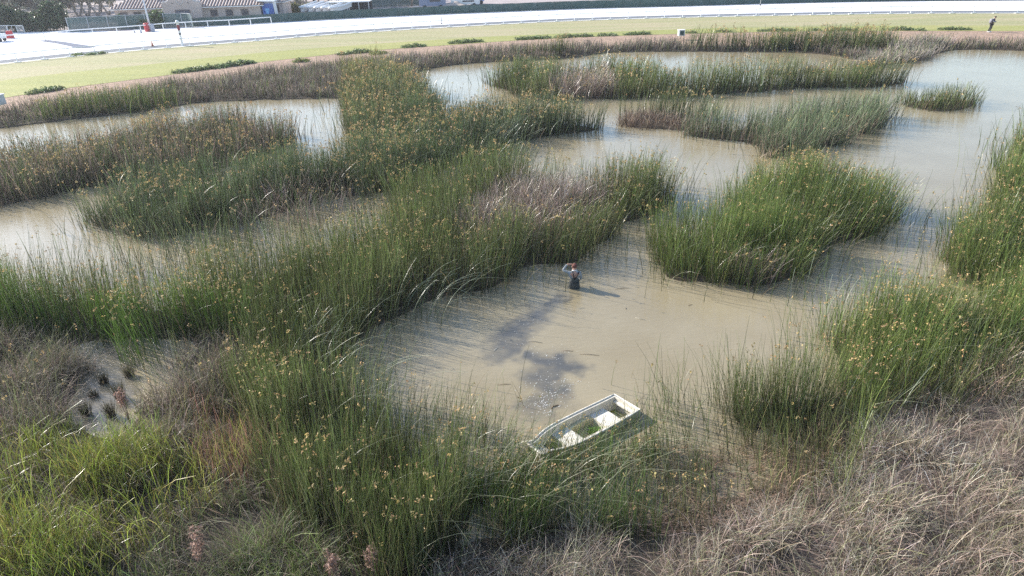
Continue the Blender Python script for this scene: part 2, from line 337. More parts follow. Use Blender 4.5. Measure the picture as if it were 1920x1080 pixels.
# ------------------------------------------------------------------ water
def seg_mask(x, y, pts):
    best = np.full(x.shape, 9.)
    for (ax, ay, ra), (bx, by, rb) in zip(pts, pts[1:]):
        dx, dy = bx - ax, by - ay; t = np.clip(((x - ax) * dx + (y - ay) * dy) / (dx * dx + dy * dy), 0, 1)
        best = np.minimum(best, np.hypot(x - ax - t * dx, y - ay - t * dy) / (1.25 * (ra + (rb - ra) * t)))
    return best
wx = np.concatenate([np.arange(X0, -16, 1.), np.arange(-16, -4, .15), np.arange(-4, 0, .08), np.arange(0, 4, .04), np.arange(4, X1, 1.)])
wy = np.concatenate([np.arange(Y0, 13, 1.), np.arange(13, 17, .04), np.arange(17, 24, .08), np.arange(24, Y1 - 2, 1.)])
UX, UY = np.meshgrid(wx, wy)
ux = UX + .22 * vnoise(UX, UY, .5, 21) + .2 * vnoise(UX, UY, .2, 22); uy = UY + .22 * vnoise(UX, UY, .5, 23) + .15 * vnoise(UX, UY, .2, 24)
def P(px, py, r): v = at(px, py); return (v.x, v.y, r)
film_and_reflection = np.minimum(seg_mask(ux, uy, [P(1055, 556, .22), P(1010, 585, .38), P(985, 605, .4), P(955, 640, .5), P(935, 668, .35)]),
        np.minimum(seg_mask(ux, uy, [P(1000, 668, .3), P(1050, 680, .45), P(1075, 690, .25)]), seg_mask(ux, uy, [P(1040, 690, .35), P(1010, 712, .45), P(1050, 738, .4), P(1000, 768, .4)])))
film_and_reflection = .95 * (1 - sstep(film_and_reflection, .15, 1.7)) * np.clip(.85 + .3 * vnoise(UX, UY, .35, 25), 0, 1)
Wc = np.zeros(UX.shape + (4,)); film_and_reflection = np.maximum(film_and_reflection, .55 * inside(pxpoly([(150, 660, 0), (215, 645, 0), (265, 690, 0), (245, 790, 0), (205, 820, 0), (150, 800, 0), (140, 730, 0)]), ux, uy)); Wc[..., 0] = film_and_reflection; Wc[..., 3] = 1  # inside the tiny pool the darkening paints a reflection into the water colour
def water_material():
    m = bpy.data.materials.new('murky_water'); m.use_nodes = True; t = m.node_tree; p = t.nodes['Principled BSDF']; L = t.links.new
    tc = t.nodes.new('ShaderNodeTexCoord')
    n = t.nodes.new('ShaderNodeTexNoise'); n.inputs['Scale'].default_value = .35; n.inputs['Detail'].default_value = 5; L(tc.outputs['Object'], n.inputs['Vector'])
    r = t.nodes.new('ShaderNodeValToRGB'); r.color_ramp.elements[0].position = .35; r.color_ramp.elements[1].position = .65
    r.color_ramp.elements[0].color = (.25, .205, .125, 1); r.color_ramp.elements[1].color = (.285, .24, .155, 1)
    L(n.outputs['Fac'], r.inputs[0])
    a = t.nodes.new('ShaderNodeAttribute'); a.attribute_name = 'film_and_reflection'
    sp = t.nodes.new('ShaderNodeSeparateColor'); L(a.outputs['Color'], sp.inputs[0])
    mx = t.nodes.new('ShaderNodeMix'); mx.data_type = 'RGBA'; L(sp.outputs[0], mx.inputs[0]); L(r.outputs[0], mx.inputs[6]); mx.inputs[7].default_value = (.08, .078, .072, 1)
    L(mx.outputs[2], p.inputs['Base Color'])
    p.inputs['Roughness'].default_value = .04; p.inputs['IOR'].default_value = 1.46; p.inputs['Specular IOR Level'].default_value = .5
    mp = t.nodes.new('ShaderNodeMapping'); mp.inputs['Rotation'].default_value = (0, 0, R(-20)); mp.inputs['Scale'].default_value = (1.0, 3.2, 1); L(tc.outputs['Object'], mp.inputs[0])
    n1 = t.nodes.new('ShaderNodeTexNoise'); n1.inputs['Scale'].default_value = 2.4; n1.inputs['Detail'].default_value = 3; L(mp.outputs[0], n1.inputs['Vector'])
    n2 = t.nodes.new('ShaderNodeTexNoise'); n2.inputs['Scale'].default_value = 9; n2.inputs['Detail'].default_value = 2; L(mp.outputs[0], n2.inputs['Vector'])
    # rings spreading from the wader
    mr = t.nodes.new('ShaderNodeMapping'); c = at(1190, 625); mr.inputs['Location'].default_value = (-c.x, -c.y, 0); L(tc.outputs['Object'], mr.inputs[0])
    ln = t.nodes.new('ShaderNodeVectorMath'); ln.operation = 'LENGTH'; L(mr.outputs[0], ln.inputs[0])
    mu = t.nodes.new('ShaderNodeMath'); mu.operation = 'MULTIPLY'; mu.inputs[1].default_value = 16; L(ln.outputs['Value'], mu.inputs[0])
    si = t.nodes.new('ShaderNodeMath'); si.operation = 'SINE'; L(mu.outputs[0], si.inputs[0])
    fa = t.nodes.new('ShaderNodeMapRange'); fa.inputs[1].default_value = 1.0; fa.inputs[2].default_value = 4.5; fa.inputs[3].default_value = .06; fa.inputs[4].default_value = 0; L(ln.outputs['Value'], fa.inputs[0])
    ri = t.nodes.new('ShaderNodeMath'); ri.operation = 'MULTIPLY'; L(si.outputs[0], ri.inputs[0]); L(fa.outputs[0], ri.inputs[1])
    ad = t.nodes.new('ShaderNodeMath'); ad.operation = 'MULTIPLY_ADD'; ad.inputs[1].default_value = .35; L(n2.outputs['Fac'], ad.inputs[0]); L(n1.outputs['Fac'], ad.inputs[2])
    ad2 = t.nodes.new('ShaderNodeMath'); L(ad.outputs[0], ad2.inputs[0]); L(ri.outputs[0], ad2.inputs[1])
    b = t.nodes.new('ShaderNodeBump'); b.inputs['Strength'].default_value = .35; b.inputs['Distance'].default_value = .022
    L(ad2.outputs[0], b.inputs['Height']); L(b.outputs[0], p.inputs['Normal'])
    return m
tag(grid_object('water', wx, wy, np.zeros(UX.shape), water_material(), {'film_and_reflection': Wc}), kind='structure')

# ------------------------------------------------------------------ reeds
CAMV = np.array([0, 0, CAM_H]); Fv, Rv, Uv = np.array(_F), np.array(_Rt), np.array(_Up)
def project(x, y, z=0.):
    d = np.stack([x, y, np.zeros_like(x) + z], -1) - CAMV
    dep = d @ Fv
    return 960 + FPX * (d @ Rv) / dep, 540 - FPX * (d @ Uv) / dep, dep
class Blades:
    def __init__(s): s.co, s.fc, s.tint, s.n = [], [], [], 0
    def add(s, base, h, lean, curve, width, yaw, c0, c1, seg=3, taper=.3, droop=None):
        n = len(base)
        if n == 0: return None
        ts = np.linspace(0, 1, seg + 1)
        wd = np.stack([np.cos(yaw), np.sin(yaw), np.zeros(n)], -1)
        co = np.empty((n, seg + 1, 2, 3), np.float32); ti = np.ones((n, seg + 1, 2, 4), np.float32); tip = None
        for k, t in enumerate(ts):
            tt = t * (1 - curve) + curve * t * t
            off = lean * (tt * h)[:, None]
            zz = h * (t - (0 if droop is None else droop * t ** 3)) * np.sqrt(np.clip(1 - .5 * (lean ** 2).sum(1) * t * t, .15, 1))
            c = base + np.concatenate([off, zz[:, None]], 1)
            w = (width * (1 - (1 - taper) * t) / 2)[:, None] * wd
            co[:, k, 0] = c - w; co[:, k, 1] = c + w
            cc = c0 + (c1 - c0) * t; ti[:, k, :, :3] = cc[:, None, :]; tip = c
        v = (np.arange(n)[:, None] * (seg + 1) * 2 + s.n); k = np.arange(seg)[None, :] * 2
        q = np.stack([v + k, v + k + 1, v + k + 3, v + k + 2], -1).reshape(-1, 4)
        s.co.append(co.reshape(-1, 3)); s.tint.append(ti.reshape(-1, 4)); s.fc.append(q); s.n += n * (seg + 1) * 2
        return tip
    def flecks(s, c, size, tint, k=5, spread=.6):
        """clusters of k small leaf-like quads round the points c"""
        n = len(c)
        if n == 0: return
        c = np.repeat(c, k, 0); size = np.repeat(size, k); tint = np.repeat(tint, k, 0) * rng.uniform(.7, 1.3, (n * k, 1)); m = n * k
        c = c + rng.normal(0, 1, (m, 3)) * (size * spread)[:, None]
        a = rng.normal(0, 1, (m, 3)); a /= np.linalg.norm(a, axis=1)[:, None]
        b = np.cross(a, rng.normal(0, 1, (m, 3))); b /= np.linalg.norm(b, axis=1)[:, None]
        a = a * size[:, None] * .6; b = b * size[:, None] * .3
        co = np.stack([c - a, c - b, c + a, c + b], 1).astype(np.float32)
        ti = np.ones((m, 4, 4), np.float32); ti[..., :3] = tint[:, None, :]
        s.co.append(co.reshape(-1, 3)); s.tint.append(ti.reshape(-1, 4)); s.fc.append(np.arange(m * 4).reshape(-1, 4) + s.n); s.n += m * 4
    def build(s, name, m, parent=None):
        me = bpy.data.meshes.new(name); co = np.concatenate(s.co); q = np.concatenate(s.fc).astype(np.int32); ti = np.concatenate(s.tint)
        me.vertices.add(len(co)); me.vertices.foreach_set('co', co.ravel())
        me.loops.add(q.size); me.loops.foreach_set('vertex_index', q.ravel())
        me.polygons.add(len(q)); me.polygons.foreach_set('loop_start', (np.arange(len(q)) * 4).astype(np.int32))
        a = me.attributes.new('tint', 'FLOAT_COLOR', 'POINT'); a.data.foreach_set('color', np.clip(ti, 0, 1).ravel())
        me.update(); me.materials.append(m)
        o = bpy.data.objects.new(name, me); col.objects.link(o)
        if parent: o.parent = parent
        return o
def C(*c): return np.array(c)
#  species: list of (share, height, sd, lean sd, wind lean, curve, width mult, root colour, tip colour, colour spread, seed head share, droop)
BASEBR = C(.10, .075, .04)
SP = {
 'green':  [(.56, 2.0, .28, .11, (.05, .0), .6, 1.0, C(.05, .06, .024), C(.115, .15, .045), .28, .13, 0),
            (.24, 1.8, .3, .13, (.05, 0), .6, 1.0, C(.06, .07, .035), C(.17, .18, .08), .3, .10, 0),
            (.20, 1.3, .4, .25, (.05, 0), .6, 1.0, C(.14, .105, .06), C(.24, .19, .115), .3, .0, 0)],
 'low':    [(.75, 1.15, .25, .2, (.02, .0), .6, 1.0, C(.05, .06, .024), C(.12, .15, .05), .28, .02, 0), (.25, .8, .3, .3, (0, .0), .6, 1.0, C(.12, .09, .05), C(.24, .18, .12), .28, 0, 0)],
 'dull':   [(.6, 1.95, .28, .12, (.06, .0), .6, 1.0, C(.045, .052, .026), C(.09, .128, .05), .28, .16, 0),
            (.2, 1.8, .3, .16, (.06, 0), .6, 1.0, C(.06, .065, .04), C(.15, .165, .10), .3, .14, 0),
            (.12, 1.4, .4, .25, (.05, 0), .6, 1.0, C(.12, .095, .06), C(.22, .18, .13), .3, .05, 0)],
 'olive':  [(.62, 1.75, .3, .13, (.04, .0), .6, 1.0, C(.06, .08, .02), C(.14, .178, .05), .28, .12, 0),
            (.18, 1.7, .3, .16, (.04, 0), .6, 1.0, C(.05, .08, .02), C(.09, .14, .04), .3, .08, 0),
            (.16, 1.1, .4, .3, (.04, 0), .6, 1.0, C(.16, .12, .07), C(.30, .24, .14), .3, .0, 0)],
 'greenopen': [(.7, 1.25, .35, .14, (.03, .0), .6, 1.0, C(.05, .075, .02), C(.10, .15, .04), .28, .09, 0),
            (.3, 1.0, .4, .35, (.0, 0), .6, 1.0, C(.10, .08, .045), C(.22, .18, .11), .3, .0, 0)],
 'mauve':  [(.45, 1.6, .3, .14, (.05, .0), .6, 1.0, C(.06, .065, .03), C(.085, .12, .045), .25, .25, 0),
            (.55, 1.45, .35, .2, (.05, 0), .5, 1.0, C(.10, .075, .055), C(.25, .185, .15), .3, .06, 0)],
 'mix':    [(.6, 1.7, .3, .2, (.09, .02), .6, 1.0, C(.06, .075, .035), C(.15, .19, .10), .25, .03, 0),
            (.4, 1.2, .35, .3, (.09, 0), .5, 1.0, C(.14, .10, .07), C(.33, .26, .19), .3, .0, .1)],
 'brown':  [(1., .85, .2, .3, (.0, .0), .5, 1.0, C(.10, .07, .05), C(.26, .19, .14), .3, 0, .1)],
 'brownsparse': [(.45, 1.1, .4, .14, (.03, .0), .6, 1.0, C(.10, .08, .04), C(.12, .15, .05), .28, .1, 0),
            (.55, .6, .3, .5, (.0, 0), .5, 1.1, C(.12, .08, .05), C(.30, .22, .14), .35, .0, .2)],
 'yellow': [(.46, 1.1, .3, .22, (.05, .0), .8, 1.15, C(.09, .10, .025), C(.24, .30, .05), .3, 0, .12),
            (.2, 1.0, .3, .3, (.05, 0), .8, 1.1, C(.16, .14, .05), C(.38, .32, .09), .3, 0, .15),
            (.34, .7, .3, .5, (.0, 0), .7, 1.1, C(.15, .11, .07), C(.34, .27, .18), .3, 0, .2)],
 'deadm':  [(.8, .85, .3, .42, (.03, .0), .6, .85, C(.11, .085, .065), C(.34, .275, .22), .33, 0, .15), (.2, 1.1, .4, .3, (.05, .0), .6, .9, C(.07, .075, .04), C(.18, .19, .09), .3, .03, 0)],
 'deadmix': [(.6, .75, .3, .45, (.0, .0), .7, .85, C(.09, .07, .05), C(.24, .20, .15), .3, 0, .2),
            (.4, .9, .3, .3, (.0, 0), .7, 1.0, C(.06, .08, .03), C(.15, .19, .06), .3, 0, .1)],
 'russet': [(.6, .9, .25, .15, (.02, .0), .5, .9, C(.16, .08, .05), C(.38, .23, .17), .25, 0, .0),
            (.4, 1.0, .3, .3, (.0, 0), .7, 1.0, C(.12, .12, .04), C(.27, .28, .07), .3, 0, .1)],
 'straw':  [(.46, .45, .2, .75, (-.1, -.1), .35, .68, C(.19, .15, .115), C(.49, .395, .32), .36, 0, .2),
            (.34, .65, .25, .5, (.0, 0), .4, .7, C(.19, .15, .11), C(.50, .41, .32), .36, 0, .08),
            (.10, .5, .2, .8, (.0, 0), .7, 1.3, C(.10, .075, .06), C(.26, .19, .14), .3, 0, .2),
            (.10, .6, .25, .6, (.1, .05), .8, .9, C(.12, .12, .06), C(.28, .28, .13), .3, 0, .2)],
 'greyrush': [(.75, .85, .25, .25, (.06, .0), .5, 1.0, C(.08, .065, .05), C(.20, .165, .14), .3, 0, .05),
            (.25, .8, .3, .2, (.05, 0), .6, 1.0, C(.07, .08, .035), C(.15, .18, .07), .3, .0, 0)],
 'pale':   [(.85, .95, .25, .35, (.12, .03), .6, 1.0, C(.14, .115, .09), C(.36, .31, .26), .3, 0, .1),
            (.15, 1.2, .3, .2, (.05, 0), .6, 1.0, C(.07, .08, .035), C(.17, .2, .08), .3, .0, 0)],
}
# colour patches that interrupt the green beds: dead tops, gold tops
PATCH = [  # outline, species that takes over, share
 ([(880, 380, 1.5), (930, 345, 1.5), (1010, 325, 1.5), (1090, 325, 1.5), (1100, 350, 1.5), (1030, 390, 1.5), (960, 410, 1.5), (880, 400, 1.5)], 'deadpatch', .9),
 ([(820, 395, 1.5), (960, 330, 1.5), (1110, 300, 1.5), (1150, 330, 1.5), (1080, 400, 1.5), (930, 430, 1.5), (820, 430, 1.5)], 'deadpatch', .5),
 ([(430, 380, 1.5), (500, 330, 1.5), (640, 310, 1.5), (700, 330, 1.5), (640, 380, 1.5), (520, 390, 1.5)], 'deadpatch', .55),
 ([(1030, 150, 1.5), (1060, 120, 1.5), (1130, 118, 1.5), (1160, 140, 1.5), (1140, 160, 1.5), (1060, 165, 1.5)], 'deadpatch', .8),
 ([(1380, 450, 1.5), (1420, 420, 1.5), (1480, 430, 1.5), (1480, 460, 1.5), (1420, 475, 1.5)], 'deadpatch', .35),
 ([(640, 110, 1.5), (800, 110, 1.5), (820, 170, 1.5), (700, 220, 1.5), (640, 200, 1.5)], 'goldtop', .35),
 ([(-100, 560, 1.5), (0, 545, 1.5), (400, 560, 1.5), (420, 600, 1.5), (250, 640, 1.5), (0, 620, 1.5)], 'vivid', .7),
 ([(1400, 262, 1.5), (1440, 240, 1.5), (1520, 262, 1.5), (1500, 285, 1.5), (1420, 290, 1.5)], 'strawpatch', .7),
 ([(1780, 720, .3), (1850, 660, .3), (1900, 650, .3), (1900, 720, .3), (1820, 760, .3)], 'strawpatch', .6),
 ([(930, 250, 1.5), (900, 225, 1.5), (1000, 215, 1.5), (1060, 230, 1.5), (1000, 255, 1.5)], 'silver', .35),
]
SP['deadpatch'] = [(1., 1.75, .25, .3, (.05, .0), .6, 1., C(.11, .085, .07), C(.34, .265, .215), .3, .02, .1)]
SP['goldtop'] = [(1., 1.9, .3, .15, (.05, .0), .6, 1., C(.07, .075, .03), C(.22, .21, .08), .3, .08, 0)]
SP['vivid'] = [(1., 1.9, .25, .1, (.03, .0), .6, 1., C(.05, .09, .015), C(.095, .165, .03), .25, .2, 0)]
SP['strawpatch'] = [(1., .8, .25, .3, (.0, .0), .6, 1.2, C(.22, .16, .11), C(.50, .38, .28), .25, 0, .1)]
SP['silver'] = [(1., 1.9, .3, .25, (.25, .05), .8, 1.2, C(.07, .09, .05), C(.24, .27, .18), .25, 0, .1)]
PATCH.append(([(1290, 960, 0), (1400, 880, 0), (1600, 790, 0), (1800, 690, 0), (1920, 640, 0), (1960, 700, 0), (1780, 800, 0), (1550, 900, 0), (1380, 990, 0)], 'olivelow', .22))
SP['olivelow'] = [(1., 1.2, .3, .2, (.02, .0), .6, 1., C(.07, .075, .03), C(.17, .19, .07), .3, .02, 0)]
patchm = [(inside(pxpoly(p)), s, w) for p, s, w in PATCH]

_bm = blur(bedmask, 5); _gy, _gx = np.gradient(_bm)
def emit(B, H, x, y, dep, sp, wmul=1.0):
    ci_ = np.clip(((x - X0) / ST).astype(int), 0, GX.shape[1] - 1); cj_ = np.clip(((y - Y0) / ST).astype(int), 0, GX.shape[0] - 1)
    ev = np.stack([-_gx[cj_, ci_], -_gy[cj_, ci_]], -1); ev = ev / np.maximum(np.linalg.norm(ev, axis=1), .02)[:, None]; ew = np.clip((.93 - _bm[cj_, ci_]) / .5, 0, 1)
    n = len(x); z = ground_z(x, y); z = np.where(z < -.1, -.12, z - .03)
    choice = rng.choice(len(SP[sp]), n, p=[r[0] / sum(q[0] for q in SP[sp]) for r in SP[sp]])
    patchv = vnoise(x, y, 2.4, 31); patchh = vnoise(x, y, 1.3, 32)
    for ci, (sh, h, sd, ls, wind, cv, wm, c0, c1, cs, seedp, dr) in enumerate(SP[sp]):
        s = choice == ci; m = int(s.sum())
        if not m: continue
        xx, yy, dd = x[s], y[s], dep[s]
        hh = np.clip(h + rng.normal(0, sd, m) * .8 + .3 * h * patchh[s] * (.5 + patchv[s] * .5 + .5), .2 * h, 1.5 * h) * (1 - .22 * ew[s] * rng.uniform(0, 1, m))
        # tufts: neighbours share a direction
        la = vnoise(xx, yy, 1.1, 41) * 4; lean = np.stack([np.cos(la), np.sin(la)], -1) * (.35 * ls) + rng.normal(0, ls, (m, 2)) + np.array(wind) + ev[s] * (ew[s] * .26 * rng.uniform(0, 1.4, m))[:, None]
        ln = np.linalg.norm(lean, axis=1); lean *= np.minimum(1, 1.25 / np.maximum(ln, 1e-6))[:, None]
        w = np.maximum(.014, dd * .00072) * wm * wmul * rng.uniform(.7, 1.3, m)
        br = np.exp(cs * rng.normal(0, 1, m) * 1.5)[:, None].clip(.3, 2.6); hue = rng.normal(0, .06, (m, 3)); pv = (1 + .22 * patchv[s])[:, None]
        k0 = c0 * br * pv * (1 + hue); k1 = c1 * br * pv * (1 + hue)
        base = np.stack([xx, yy, z[s]], -1)
        near = dd < 38
        for q, seg in ((near, 4 if dr else 3), (~near, 2)):
            if not q.any(): continue
            tip = B.add(base[q], hh[q], lean[q], cv, w[q], rng.uniform(0, math.pi, q.sum()), k0[q], k1[q], seg, .3, dr)
            if seedp:
                sm = rng.random(len(tip)) < seedp * (.45 + .9 * (vnoise(xx[q], yy[q], 3.5, 51) > 0)); sm &= hh[q] > .75 * h
                ns = int(sm.sum())
                if ns:
                    ds = dd[q][sm]; sz = np.maximum(.05, ds * .0019) * rng.uniform(.7, 1.3, ns)
                    gold = C(.45, .31, .14) * rng.uniform(.65, 1.3, (ns, 1)) * (1 + rng.normal(0, .06, (ns, 3)))
                    H.flecks(tip[sm] - np.array([0, 0, .04]), sz, gold, 5, .55)
def dens_at(dep): return 205 * np.minimum(1, (17 / dep) ** 1.18)
taken = np.zeros(GX.shape, bool)
order = list(BEDS.items())
prio = ['russet_rush', 'dead_rush_pool', 'dead_rush_left', 'cattail_bed', 'brown_stem_flat', 'reed_clump_right', 'rush_bottom', 'straw_bank_bottom', 'reed_fringe_front', 'reed_bed_front',
        'shore_reed_left', 'shore_reed_middle', 'shore_reed_right', 'brown_rush_islet', 'reed_clump_fringe', 'shore_rush_pale']
order.sort(key=lambda kv: prio.index(kv[0]) if kv[0] in prio else 99)
PX, PY, PD = project(GX, GY, .6)
masks['waterside_rush'] = (HZ > -.1) & (d_far > .35) & (d_far < .93) & ~bedmask; order.append(('waterside_rush', ('short grey rush lining the waterline below the far dirt track', 'greyrush', 1.0, None)))
masks['bank_rush'] = (HZ > -.15) & (GY < 24) & (d_near > .2) & ~bedmask & ~masks['brown_stem_flat']; order.append(('bank_rush', ('low mixed rush and litter filling gaps on the near bank', 'deadmix', .8, None)))
boat_c = (at(988, 838, .1) + at(1172, 760, .1)) / 2
boat_zone = inside(pxpoly([(985, 850, 0), (1000, 828, 0), (1060, 785, 0), (1145, 750, 0), (1195, 775, 0), (1200, 786, 0), (1160, 812, 0), (1060, 872, 0), (1000, 884, 0), (960, 880, 0), (960, 850, 0)]), GX, GY)
NSTEMS = 0
for name, (label, sp, dn, pts) in order:
    mk = masks[name] & ~taken; taken |= mk
    edge = blur(masks[name], 2)
    e = np.clip((edge - .2) / .6, .15, 1)          # thin fringe on the edge
    vis = (PX > -260) & (PX < 2180) & (PY < 1330) & (PY > -50) & (PD > 4) & ~boat_zone & (~POOL | (name == 'pool_stems'))
    d = np.where(mk & vis, dens_at(np.maximum(PD, 6)) * dn * e, 0)
    d = d * np.clip(1 + .7 * vnoise(GX, GY, 1.0, 61) + .4 * vnoise(GX, GY, .5, 62), .06, 2.2)
    if sp in ('straw', 'deadm', 'deadmix'): d = d * (2.6 if sp == 'straw' else 2.2) * np.clip(.8 + 1.1 * vnoise(GX, GY, .8, 63), .08, 2)
    if sp == 'yellow': d = d * 1.15 * np.clip(.9 + .8 * vnoise(GX, GY, .9, 64), .1, 2)
    # outlying single stems just off the edge
    out = (~bedmask) & ~POOL & ~boat_zone & vis & (blur(masks[name], 5) > .05) & (HZ < 0)
    if sp in ('green', 'dull', 'olive', 'greenopen', 'mauve', 'mix'): d = d + np.where(out, dens_at(np.maximum(PD, 6)) * .06 * np.clip(blur(masks[name], 4) * 3, 0, 1), 0)
    cnt = rng.poisson(d * ST * ST)
    ii = np.repeat(np.arange(d.size), cnt.ravel())
    x = GX.ravel()[ii] + rng.uniform(-ST / 2, ST / 2, len(ii)); y = GY.ravel()[ii] + rng.uniform(-ST / 2, ST / 2, len(ii)); dep = PD.ravel()[ii]
    sel = np.full(len(ii), sp, dtype=object)
    if sp in ('green', 'dull', 'olive', 'greyrush', 'mix', 'straw'):
        for pm, s2, w2 in patchm:
            hit = pm.ravel()[ii] & (rng.random(len(ii)) < w2); sel[hit] = s2
    B, H = Blades(), Blades()
    for s2 in set(sel):
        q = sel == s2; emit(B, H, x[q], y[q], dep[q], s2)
    # long bent pale reeds lying over the rest
    if sp in ('green', 'dull', 'olive', 'greenopen', 'yellow', 'deadmix', 'straw'):
        pb = {'green': .008, 'dull': .005, 'olive': .008, 'greenopen': .012, 'yellow': .02, 'deadmix': .02, 'straw': .012}[sp]
        g = (rng.random(len(ii)) < pb * (1 + 1.6 * (vnoise(x, y, 3, 71) > .25))) & (dep < 60); m = int(g.sum())
        if m:
            tall = 2.3 if sp in ('green', 'dull', 'olive', 'greenopen') else .9
            ang = rng.normal(R(15), R(38), m); mag = rng.uniform(.55, 1.15, m)
            lean = np.stack([np.cos(ang), np.sin(ang)], -1) * mag[:, None]
            c = C(.30, .31, .19) * rng.uniform(.6, 1.5, (m, 1))  # paleness painted in for the sheen on bent stems
            B.add(np.stack([x[g], y[g], np.maximum(ground_z(x[g], y[g]), -.1)], -1), tall * rng.uniform(.75, 1.15, m), lean, .75, np.maximum(.013, dep[g] * .0007), rng.uniform(0, 3.14, m), c * .5, c, 6, .3, rng.uniform(.1, .5, m))
    if B.n == 0: continue
    NSTEMS += len(ii)
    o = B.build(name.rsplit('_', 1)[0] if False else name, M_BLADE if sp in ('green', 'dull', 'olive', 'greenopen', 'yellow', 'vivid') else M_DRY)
    tag(o, label, 'reeds' if 'reed' in name else ('cattails' if 'cattail' in name else ('straw' if 'straw' in name else 'rushes')), kind='stuff')
    if H.n:
        h = H.build('seed_heads', M_DRY, o); h['kind'] = 'stuff'
print('stems', NSTEMS)

# ------------------------------------------------------------------ race course beyond the marsh
Z0 = h_dirt
def sheet(name, near, far, z, m, step=2.5, mi=None):
    a, b = spline(near, step), spline(far, step); n = min(len(a), len(b))
    # same number of samples on both edges
    def res(p, n):
        idx = np.linspace(0, len(p) - 1, n); return [p[int(i)].lerp(p[min(int(i) + 1, len(p) - 1)], i - int(i)) for i in idx]
    a, b = res(a, n), res(b, n); bm = bmesh.new()
    va = [bm.verts.new((p.x, p.y, z)) for p in a]; vb = [bm.verts.new((p.x, p.y, z)) for p in b]
    for i in range(n - 1): bm.faces.new((va[i], va[i + 1], vb[i + 1], vb[i]))
    o = build(name, bm, m); tag(o, kind='structure'); return o
def px_line(pts, z=Z0): return [at(x, y, z) for x, y in pts]
def ext(line, L=60):
    da, db = (line[0] - line[1]).normalized(), (line[-1] - line[-2]).normalized(); k = range(1, int(L / 12) + 1)
    return [line[0] + da * (12 * i) for i in k][::-1] + line + [line[-1] + db * (12 * i) for i in k]
DIRT_EDGE = ext(px_line([(0, 184), (100, 168), (270, 146), (400, 129), (480, 117), (600, 104), (700, 94), (800, 87), (960, 76), (1100, 69), (1280, 63), (1500, 58.5), (1700, 57.5), (1920, 58)]))
BAND = ext(px_line([(0, 152), (100, 139), (270, 122), (480, 100), (640, 87), (800, 76), (960, 67), (1280, 55), (1500, 50.5), (1700, 48), (1920, 48)]))
RAIL = ext(px_line([(0, 120.5), (100, 110), (200, 100), (275, 93), (344, 87.5), (440, 80), (525, 73), (640, 63.5), (853, 50.5), (1067, 39.5), (1280, 33), (1493, 28.5), (1707, 25.5), (1920, 25)]))
FENCE = px_line([(362, 50.5), (440, 46.5), (520, 42), (640, 35.5), (780, 29), (940, 22.5), (1100, 16.5), (1280, 12), (1493, 6), (1707, 2.5), (1920, 1), (2100, 1)])
OUTR = px_line([(-160, 100), (0, 81), (55, 78), (95, 75), (134, 70.5), (240, 63), (315, 56.5), (382, 52.5), (440, 49.5), (519, 43.5)])
def offset(line, d):
    out = []
    for i, p in enumerate(line):
        t = (line[min(i + 1, len(line) - 1)] - line[max(i - 1, 0)]).normalized(); out.append(p + Vector((-t.y, t.x, 0)) * d)
    return out
def grass_material(name, c0, c1, c2):
    m = bpy.data.materials.new(name); m.use_nodes = True; t = m.node_tree; p = t.nodes['Principled BSDF']; L = t.links.new
    tc = t.nodes.new('ShaderNodeTexCoord'); mp = t.nodes.new('ShaderNodeMapping'); mp.inputs['Scale'].default_value = (.05, .35, 1); mp.inputs['Rotation'].default_value = (0, 0, R(-8)); L(tc.outputs['Object'], mp.inputs[0])
    n = t.nodes.new('ShaderNodeTexNoise'); n.inputs['Scale'].default_value = 1; n.inputs['Detail'].default_value = 8; n.inputs['Roughness'].default_value = .7; L(mp.outputs[0], n.inputs['Vector'])
    r = t.nodes.new('ShaderNodeValToRGB'); r.color_ramp.elements[0].position = .35; r.color_ramp.elements[1].position = .66
    r.color_ramp.elements[0].color = (*c0, 1); r.color_ramp.elements[1].color = (*c2, 1); e = r.color_ramp.elements.new(.5); e.color = (*c1, 1)
    L(n.outputs['Fac'], r.inputs[0])
    n2 = t.nodes.new('ShaderNodeTexNoise'); n2.inputs['Scale'].default_value = 3; n2.inputs['Detail'].default_value = 8; L(tc.outputs['Object'], n2.inputs['Vector'])
    mr = t.nodes.new('ShaderNodeMapRange'); mr.inputs[1].default_value = .3; mr.inputs[2].default_value = .7; mr.inputs[3].default_value = .8; mr.inputs[4].default_value = 1.2; L(n2.outputs['Fac'], mr.inputs[0])
    v = t.nodes.new('ShaderNodeVectorMath'); v.operation = 'SCALE'; L(r.outputs[0], v.inputs[0]); L(mr.outputs[0], v.inputs['Scale']); L(v.outputs[0], p.inputs['Base Color'])
    p.inputs['Roughness'].default_value = .85; p.inputs['Specular IOR Level'].default_value = .25
    b = t.nodes.new('ShaderNodeBump'); b.inputs['Strength'].default_value = .5; b.inputs['Distance'].default_value = .05; L(n2.outputs['Fac'], b.inputs['Height']); L(b.outputs[0], p.inputs['Normal'])
    return m
sheet('turf_track', DIRT_EDGE, RAIL, Z0 + .012, grass_material('turf', (.25, .25, .115), (.31, .285, .15), (.36, .30, .19)))
sheet('turf_verge', offset(DIRT_EDGE, -.3), BAND, Z0 + .016, grass_material('verge_turf', (.23, .24, .075), (.27, .27, .085), (.31, .29, .11)))
sheet('grey_strip', offset(RAIL, .35), offset(RAIL, 3.9), Z0 + .02, mat('strip_grey', (.13, .14, .155), .9, .2, noise=(.18, .19, .205), nscale=2))  # mottled grey band along the track side of the rail
sheet('kerb_strip', offset(RAIL, -.15), offset(RAIL, .45), Z0 + .026, mat('white_kerb', (.75, .75, .74), .8, .3, noise=(.6, .6, .58), nscale=.6))
